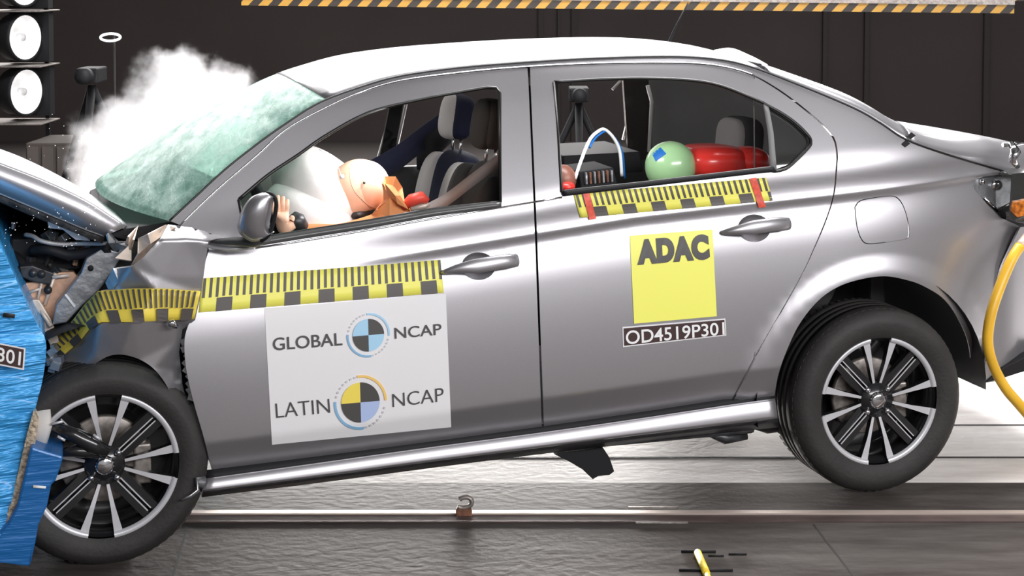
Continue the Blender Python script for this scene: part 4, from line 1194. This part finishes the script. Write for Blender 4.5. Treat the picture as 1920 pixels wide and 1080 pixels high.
# near hand flung up by the mirror
wr = plane(536, 440, .20); hand = []
HJ = [(wr, .026), (plane(531, 420, .19), (.030, .016)), (plane(527, 405, .185), (.034, .015))]
HE = [(0, 1), (1, 2)]
for k, (dx, ln) in enumerate(((-13, 28), (-5, 33), (3, 31), (10, 25))):
    b = len(HJ)
    HJ += [(plane(527 + dx, 398, .185 + .004 * k), .0095), (plane(526 + dx * 1.15, 398 - ln * .5, .178 + .004 * k), .0088), (plane(527 + dx * 1.2, 398 - ln, .19 + .004 * k), .0075)]
    HE += [(2, b), (b, b + 1), (b + 1, b + 2)]
b = len(HJ); HJ += [(plane(543, 418, .18), .010), (plane(550, 404, .175), .009)]; HE += [(1, b), (b, b + 1)]
skinned('hand', HJ, HE, skin, dm)
M = MB(); M.tube([plane(546, 405, .22), plane(556, 415, .22), plane(568, 428, .23)], [.02, .03, .022], 10); M.build('wrist_instrument', darksteel, dm)

# ---------------------------------------------------------------- rear cabin dummies and kit
g_c = plane(1257, 312, .50)
gd = thing('crash_test_dummy', g_c - EZ * .085, 'glossy green ball-shaped dummy head with blue square patch in rear window', 'dummy')
o = blob('head', lp(1257, 312, .50), .089, .089, .089, greenp, gd, 0, 2.05, 28)
fnb = lambda px, py: plane(px, py, .50)
def on_ball(px, py, c=tuple(lp(1257, 312, .50)), r=.0895):
    d = ray(px, py).normalized(); cw = L(*c); oc = CAM - cw; b_ = oc.dot(d); di = b_ * b_ - (oc.dot(oc) - r * r)
    t = -b_ - math.sqrt(max(di, 0)); return CAM + d * t
q = quadmap([(1222, 288), (1238, 276), (1249, 288), (1229, 303)], on_ball); M = MB()
vs = [q(i / 5, j / 5, .002) for j in range(6) for i in range(6)]
M.add(vs, [(j * 6 + i, (j + 1) * 6 + i, (j + 1) * 6 + i + 1, j * 6 + i + 1) for j in range(5) for i in range(5)], 0, True); M.build('blue_patch', bluetape, gd)
rdm = thing('red_booster_cover', plane(1370, 322, .5), 'glossy red moulded shell beside the green ball in the rear window', 'child seat')
x, y, z = lp(1335, 303, .55); blob('shell', (x, y, z), .13, .14, .062, redp, rdm, math.radians(2), 2.8, 26)
x, y, z = lp(1402, 303, .50); blob('rounded_end', (x, y, z), .072, .10, .055, redp, rdm, 0, 2.2, 22)
od = thing('crash_test_dummy', plane(1062, 352, .45), 'small red and brown dummy head half hidden by the door pillar', 'dummy')
blob('head', lp(1056, 336, .45), .045, .05, .05, mat('brown_red_vinyl', (.25, .10, .07), .4, var=.5, scale=8), od, 0, 2.0, 18)
blob('chin_patch', lp(1062, 350, .41), .03, .03, .018, redp, od, 0, 2, 14)
kb = thing('measuring_box', plane(1150, 348, .6), 'black data box with metal fins on the rear seat', 'instrument')
prism('box_body', [(1085, 322), (1150, 314), (1158, 346), (1090, 356)], .42, .62, black, kb)
for k in range(7):
    prism('fin', [(1098 + k * 8, 324 - k * .8), (1101 + k * 8, 324 - k * .8), (1102 + k * 8, 345 - k * .8), (1099 + k * 8, 346 - k * .8)], .405, .42, [steel, rust][k % 2], kb, bevel=0)
prism('box_lid', [(1056, 292), (1200, 284), (1206, 322), (1060, 332)], .9, 1.3, black, kb)
cb = MB(); pth = sm([(1078, 336, .42), (1090, 300, .45), (1106, 262, .5), (1122, 246, .52), (1134, 243, .54), (1150, 258, .56), (1162, 284, .58), (1166, 330, .6)], 6)
cb.tube([plane(*p) for p in pth], .006, 8); cb.tube([plane(p[0] + 5, p[1] + 4, p[2] + .01) for p in pth[10:]], .004, 8, m=1)
o = cb.build('sensor_cable', [text_white, bluetape]); tag(o, 'white and blue cable arching over the rear seat', 'cable')

# ---------------------------------------------------------------- smoke
def smoke():
    m = bpy.data.materials.new('airbag_smoke'); m.use_nodes = True; nt = m.node_tree; N = nt.nodes; K = nt.links
    N.remove(N['Principled BSDF']); out = N['Material Output']
    pv = N.new('ShaderNodeVolumePrincipled'); pv.inputs['Color'].default_value = (.97, .96, .97, 1); pv.inputs['Anisotropy'].default_value = .0
    tc = N.new('ShaderNodeTexCoord')
    # soft union of lobes (object space metres)
    lobes = [((-.02, 0, -.08), (.33, .34, .25)), ((.02, 0, .08), (.20, .24, .26)), ((.16, 0, .0), (.26, .28, .20)), ((-.20, 0, -.14), (.20, .22, .26)), ((-.15, 0, .04), (.15, .18, .14)), ((.21, .05, .14), (.15, .16, .17)), ((.06, 0, .24), (.13, .15, .14))]
    n0 = N.new('ShaderNodeTexNoise'); n0.inputs['Scale'].default_value = 7; n0.inputs['Detail'].default_value = 6; n0.inputs['Roughness'].default_value = .68; K.new(tc.outputs['Object'], n0.inputs['Vector'])
    sc = N.new('ShaderNodeVectorMath'); sc.operation = 'MULTIPLY_ADD'
    K.new(n0.outputs['Color'], sc.inputs[0]); sc.inputs[1].default_value = (.34, .34, .34); sc.inputs[2].default_value = (-.17, -.17, -.17)
    ad = N.new('ShaderNodeVectorMath'); ad.operation = 'ADD'; K.new(tc.outputs['Object'], ad.inputs[0]); K.new(sc.outputs[0], ad.inputs[1])
    last = None
    for c, r in lobes:
        mp = N.new('ShaderNodeVectorMath'); mp.operation = 'SUBTRACT'; K.new(ad.outputs[0], mp.inputs[0]); mp.inputs[1].default_value = c
        dv = N.new('ShaderNodeVectorMath'); dv.operation = 'DIVIDE'; K.new(mp.outputs[0], dv.inputs[0]); dv.inputs[1].default_value = r
        ln = N.new('ShaderNodeVectorMath'); ln.operation = 'LENGTH'; K.new(dv.outputs[0], ln.inputs[0])
        mr = N.new('ShaderNodeMapRange'); mr.interpolation_type = 'SMOOTHSTEP'; mr.inputs[1].default_value = 1.0; mr.inputs[2].default_value = .2; mr.inputs[3].default_value = 0; mr.inputs[4].default_value = 1; K.new(ln.outputs['Value'], mr.inputs[0])
        if last is None: last = mr
        else:
            mx = N.new('ShaderNodeMath'); mx.operation = 'MAXIMUM'; K.new(last.outputs[0], mx.inputs[0]); K.new(mr.outputs[0], mx.inputs[1]); last = mx
    ml = N.new('ShaderNodeMath'); ml.operation = 'MULTIPLY'; K.new(last.outputs[0], ml.inputs[0]); ml.inputs[1].default_value = 11
    K.new(ml.outputs[0], pv.inputs['Density']); K.new(pv.outputs[0], out.inputs['Volume'])
    c = at(310, 254, 6.3)
    me = bpy.data.meshes.new('smoke_cloud'); bm = bmesh.new(); bmesh.ops.create_icosphere(bm, subdivisions=4, radius=1)
    for v in bm.verts: v.co = Vector((v.co.x * .50, v.co.y * .42, v.co.z * .50))
    bm.to_mesh(me); bm.free(); me.materials.append(m)
    o = bpy.data.objects.new('smoke_cloud', me); COL.objects.link(o); o.location = c
    tag(o, 'white smoke cloud rising behind the green windscreen', 'smoke', kind='stuff')
smoke()

# ---------------------------------------------------------------- barrier
bar = thing('crash_barrier', onz(-60, 1085), 'blue crushed honeycomb barrier with a dark number label at the left', 'barrier')
face = sm([(0, 462), (12, 486), (24, 512), (46, 560), (66, 602), (86, 642), (82, 700), (68, 760), (52, 815), (36, 880), (18, 955), (-2, 1020)], 5)
poly = face + [(-40, 1060), (-330, 1060), (-330, 380), (-60, 380)]
def bar_fn(px, py):
    n_ = noise.noise(Vector((px * .004, py * .035, 1.3))) * .018 + noise.noise(Vector((px * .012, py * .09, 5))) * .009
    return plane(px, py, -.075 + n_ + .00045 * max(0, px))
panel('barrier_face', poly, bar_fn, blue, bar, thick=.012, step=7)
prism('honeycomb_core', [(p[0] - 4, p[1]) for p in face] + [(-40, 1055), (-330, 1055), (-330, 385), (-60, 385)], -.02, 1.0, blue, bar, bevel=0)
strip = [(62, 772), (72, 790), (66, 835), (56, 880), (36, 950), (12, 1012), (-8, 1020), (14, 960), (34, 885), (50, 815)]
prism('honeycomb_edge', strip, -.07, .3, barrier_tan, bar, bevel=.003)
low = [(58, 838), (90, 848), (119, 856), (112, 880), (104, 902), (96, 910), (88, 950), (72, 985), (66, 1020), (56, 1063), (0, 1056), (-200, 1040), (-200, 1000), (0, 1000), (14, 985), (32, 950), (44, 900)]
prism('barrier_bumper_element', low, -.11, .8, blue2, bar, bevel=.006)
M = MB(); M.tube([plane(62, 912, -.113), plane(86, 914, -.113)], [(.004, .003), (.004, .003)], 8); M.build('bumper_slot', text_white, bar)
M = MB(); M.tube([plane(6, 590, -.09), plane(28, 593, -.09)], [(.006, .004), (.006, .004)], 8); M.build('face_slot', seam, bar)
bq = [(-150, 613), (48, 653), (45, 694), (-153, 655)]
bf = flat(-.112)
lab = sheet('number_label', bq, whitep, bar, bf, 4, 2, label='dark brown label with white letters and figures')
P2 = quadmap(bq, bf); M = MB(); M.add([P2(u, v, .002) for u, v in ((.01, .06), (.985, .06), (.985, .92), (.01, .92))], [(0, 3, 2, 1)]); M.build('label_field', plate_brown, lab)
lettering('OD4519P301', [(-145, 621), (40, 659), (38, 685), (-147, 649)], text_white, lab, bf, bold=.012, off=.004)
M = MB(); M.box((at(-200, 900, 5.0).x - .3, at(-200, 900, 5).y + .3, .5), .5, 1.6, 1.0); M.build('barrier_block', mat('barrier_concrete', (.3, .3, .3), .8, var=.2), bar)

# ---------------------------------------------------------------- hose at the rear
pts = sm([(1965, 385, .12), (1935, 430, .05), (1912, 462, .0)], 6)
M = MB(); M.tube([plane(*p) for p in pts], .015, 12)
pts2 = sm([(1912, 462, .0), (1896, 488, -.02), (1874, 540, -.04), (1858, 590, -.05), (1852, 640, -.05), (1862, 684, -.05), (1884, 726, -.04), (1908, 755, -.03), (1940, 792, -.02), (1990, 850, 0), (2040, 905, 0)], 6)
M.tube([plane(*p) for p in pts2], .018, 12, m=1)
o = M.build('hose', [palehose, yhose]); tag(o, 'thick yellow-orange hose hanging from the tail of the grey car', 'hose')

# ---------------------------------------------------------------- floor items
hk = onz(870, 966, .008)
h = thing('track_hook', hk, 'small rusty hook standing on the bright floor rail under the sill', 'hook')
s_ = 5.12 / 3000
M = MB(); M.box(hk + Vector((.0, 0, .012)), 30 * s_, .03, .024); M.build('hook_base', rust, h, bevel=.003)
M = MB(); M.tube([hk + Vector((dx * s_, 0, dz * s_)) for dx, dz in sm([(-12, 17), (-4, 14), (8, 16), (14, 22), (13, 30), (6, 34), (-3, 33), (-8, 30)], 5)], [(.008, .01)] * 36, 8); M.build('hook_curl', greysteel, h)
mk = onz(1318, 1056, 0)
fm = thing('floor_marker', mk, 'short yellow tube with dark cross bars lying on the floor in front', 'marker')
a = onz(1308, 1036, .012); b = onz(1325, 1076, .012); c2 = onz(1334, 1092, .012)
M = MB(); M.tube([a, b], .011, 10); M.tube([b, c2], .008, 10); M.build('yellow_tube', mat('yellow_tube', (.75, .55, .05), .4, var=.3, scale=40), fm)
for (x0, x1, y_) in ((1277, 1342, 1034), (1273, 1374, 1069)):
    p, q_ = onz(x0, y_, .004), onz(x1, y_, .004); M = MB(); M.tube([p, q_], .004, 6); M.build('cross_bar', black, fm)
for i, (x0, x1, y_) in enumerate(((1328, 1357, 1042), (1366, 1400, 1039))):
    p, q_ = onz(x0, y_, .003), onz(x1, y_, .003); M = MB(); M.tube([p, q_], .003, 6); o = M.build('floor_slot', black); tag(o, ('short dark bar on the floor touching the yellow tube', 'short dark bar on the floor, right of the yellow tube')[i], 'bar')
for i, (x0, x1, y_) in enumerate(((1178, 1272, 951), (1192, 1290, 980))):
    p, q_ = onz(x0, y_, .003), onz(x1, y_, .003); M = MB(); M.box((p + q_) / 2, (q_ - p).length, .008, .004); o = M.build('floor_plate', greysteel); tag(o, ('thin bright metal strip just behind the floor rail', 'thin bright metal strip just in front of the floor rail')[i], 'strip')

# ---------------------------------------------------------------- far hall equipment
rk = thing('lamp_rack', (at(30, 100, 12).x, at(30, 100, 12).y, 0), 'black rack holding the floodlights at the upper left', 'rack')
D = 12.0; u1 = D / F
rb = at(40, 228, D); 
for yy in (20, 122, 228):
    p = at(20, yy, D); M = MB(); M.box(p, 150 * u1, .5, .010); M.build('shelf', greysteel, rk, bevel=.003)
for xx in (-52, 88):
    p = at(xx, 100, D + .22); M = MB(); M.box((p.x, p.y, 1.0), .03, .03, 2.0); M.build('post', black, rk)
lampm = mat('floodlight_reflector', (1, .99, .98), .3, emit=.6, var=.45, scale=9)
lamp_spots = [(44, 70, 0), (46, 172, 1), (42, -32, 2)]
first = None
rotL = Matrix.Rotation(math.radians(64), 3, 'Z')
def floodlight():
    t = thing('floodlight', (0, 0, 0), '', 'floodlight', 'round floodlights in the rack')
    fx, fy = rotL @ Vector((1, 0, 0)), rotL @ Vector((0, 1, 0))
    M = MB(); M.lathe([(.165, -.02), (.18, -.03), (.185, 0), (.17, .12), (.08, .2), (0, .21)], (0, 0, 0), fy, fx, 36); h_ = M.build('housing', black, t)
    M = MB(); M.lathe([(.165, -.02), (.14, .03), (.09, .06), (0, .07)], (0, 0, 0), fy, fx, 36); M.build('reflector', lampm, t)
    M = MB(); M.lathe([(0, -.0), (.028, .0), (.03, .05), (0, .05)], (0, 0, 0), fy, fx, 16); M.build('bulb', text_white, t)
    M = MB(); M.box(Vector((.0, .2, 0)), .30, .12, .38); M.build('box_body', black, t)
    return t
fl = floodlight()
labs = ['bright round floodlight on the upper full shelf of the black rack', 'bright round floodlight on the lower shelf of the black rack', 'round floodlight above the others, mostly cut off by the frame']
for px, py, i in lamp_spots:
    t = fl if i == 0 else fl.copy()
    if i:
        COL.objects.link(t)
        for ch in [c for c in fl.children]:
            k = ch.copy(); COL.objects.link(k); k.parent = t
    t.location = at(px, py, D - .05); t['label'] = labs[i]
# white ring lamp on a dark stand and stand behind the smoke
rp = at(207, 70, 11)
rg = thing('ring_lamp', (rp.x, rp.y + .1, 0), 'small white ring-shaped lamp at the upper left, above the smoke', 'lamp')
M = MB(); M.tube([rp + Vector((.068 * math.cos(t), .02 * math.sin(t), .024 * math.sin(t))) for t in np.linspace(0, 2 * math.pi, 30)], .009, 8, cap=False); M.build('ring', mat('ring_lamp_glow', (1, 1, 1), .4, emit=.8), rg)
M = MB(); M.tube([Vector((rp.x, rp.y + .1, 0)), Vector((rp.x, rp.y + .1, rp.z + .02))], .008, 8); M.build('stand', seam, rg)
def tripod(px, pytop, d, name, label, lean=0):
    p = at(px, pytop, d); t = thing(name, (p.x, p.y, 0), label, 'camera')
    M = MB(); M.box(p, .14, .26, .10); M.build('camera_body', black, t, bevel=.01)
    M = MB(); M.lathe([(0, -.24), (.05, -.24), (.055, -.15), (.045, -.1), (0, -.1)], p, Vector((0, 1, 0)), Vector((1, 0, 0)), 18); M.build('lens', black, t, recalc=True)
    for a in (0.5, 2.6, 4.7):
        M = MB(); M.tube([p + Vector((0, 0, -.08)), Vector((p.x + .42 * math.cos(a), p.y + .42 * math.sin(a), 0))], [.03, .018], 8); M.build('leg', black, t)
    return t
tripod(1085, 176, 11.5, 'tripod_camera', 'black camera on a tripod seen through the rear door window')
tripod(172, 140, 10.6, 'tripod_camera', 'black camera on a tripod in the dark left of the smoke')
# dark equipment low at left and stripes
for i, (x0, x1, y0, lab_) in enumerate(((48, 132, 268, 'low grey-brown cabinet behind the raised bonnet'),)):
    a_ = at(x0, y0, 11.5); b_ = at(x1, y0, 11.5); M = MB(); M.box(((a_.x + b_.x) / 2, a_.y + .3, a_.z / 2), b_.x - a_.x, .6, a_.z)
    c_ = thing('cabinet', ((a_.x + b_.x) / 2, a_.y, 0), lab_, 'cabinet'); M.build('body', mat('cabinet_brown', (.075, .062, .056), .8), c_, bevel=.01)
    for k in range(3):
        xx = a_.x + (b_.x - a_.x) * (k + .5) / 3; M = MB(); M.box((xx, a_.y - .008, a_.z * .5), .08, .016, a_.z * .9); M.build('door', mat('cabinet_panel', (.10, .085, .078), .8), c_)

# hazard-striped beam
def hazard():
    m = mat('hazard_stripe', (1, 1, 1), .5); nt = m.node_tree; N = nt.nodes; K = nt.links; b = N['Principled BSDF']
    tc = N.new('ShaderNodeTexCoord'); sp = N.new('ShaderNodeSeparateXYZ'); K.new(tc.outputs['Object'], sp.inputs[0])
    a = N.new('ShaderNodeMath'); a.operation = 'MULTIPLY_ADD'; K.new(sp.outputs['Z'], a.inputs[0]); a.inputs[1].default_value = -.9; K.new(sp.outputs['X'], a.inputs[2])
    d = N.new('ShaderNodeMath'); d.operation = 'DIVIDE'; K.new(a.outputs[0], d.inputs[0]); d.inputs[1].default_value = .123
    f_ = N.new('ShaderNodeMath'); f_.operation = 'FRACT'; K.new(d.outputs[0], f_.inputs[0])
    g_ = N.new('ShaderNodeMath'); g_.operation = 'GREATER_THAN'; K.new(f_.outputs[0], g_.inputs[0]); g_.inputs[1].default_value = .5
    mx = N.new('ShaderNodeMixRGB'); K.new(g_.outputs[0], mx.inputs[0]); mx.inputs[1].default_value = (.02, .015, .012, 1); mx.inputs[2].default_value = (.42, .23, .035, 1)
    K.new(mx.outputs[0], b.inputs['Base Color']); return m
hz = hazard()
def beam(pa, pb, name, label):
    d = pb - pa; a_ = math.atan2(d.y, d.x); ln = math.hypot(d.x, d.y)
    t = thing(name, (pa + pb) / 2, label, 'beam'); t.rotation_euler = (0, -math.atan2(d.z, ln), a_)
    M = MB(); M.box((0, 0, 0), ln, .10, .052); o = M.build('striped_rail', hz, None, origin=(0, 0, 0)); o.parent = t; o.location = (0, 0, 0)
    M = MB(); M.box((0, 0, .047), ln, .12, .04); o = M.build('grey_top_rail', greysteel, None, origin=(0, 0, 0)); o.parent = t; o.location = (0, 0, 0)
    hh = ZT - (pa.z + .06)
    for s_ in (-.46, .46):
        M = MB(); M.box((ln * s_, .02, .06 + hh / 2), .05, .05, hh); o = M.build('hanger', darksteel, None, origin=(0, 0, 0)); o.parent = t; o.location = (0, 0, 0)
    return t
d1 = 11.0
d1 = 10.0
pa = at(455, 2, d1); pb = at(1897, 17, d1)
beam(pa, pb, 'gantry_beam', 'long yellow and black hazard-striped beam across the top')
pc = at(1876, -6, 10.4); pd = at(2080, -4, 10.4)
beam(pc, pd, 'gantry_beam', 'short hazard-striped beam end at the top right corner')

# glass crumbs thrown into the air over the bonnet
M = MB()
for i in range(150):
    if i < 90: px = random.gauss(115, 45); py = random.gauss(350, 55); d = random.uniform(4.9, 5.6)
    else: px = random.uniform(0, 180); py = random.uniform(385, 470); d = random.uniform(4.4, 4.55)
    s_ = random.uniform(.0012, .003); M.box(at(px, py, d), s_, s_, s_ * .7, Matrix.Rotation(random.uniform(0, 3), 3, 'Y'))
o = M.build('glass_crumbs', mat('glass_crumb', (.85, .88, .88), .2)); tag(o, 'tiny pale glass crumbs flying over the buckled bonnet', 'glass', kind='stuff')
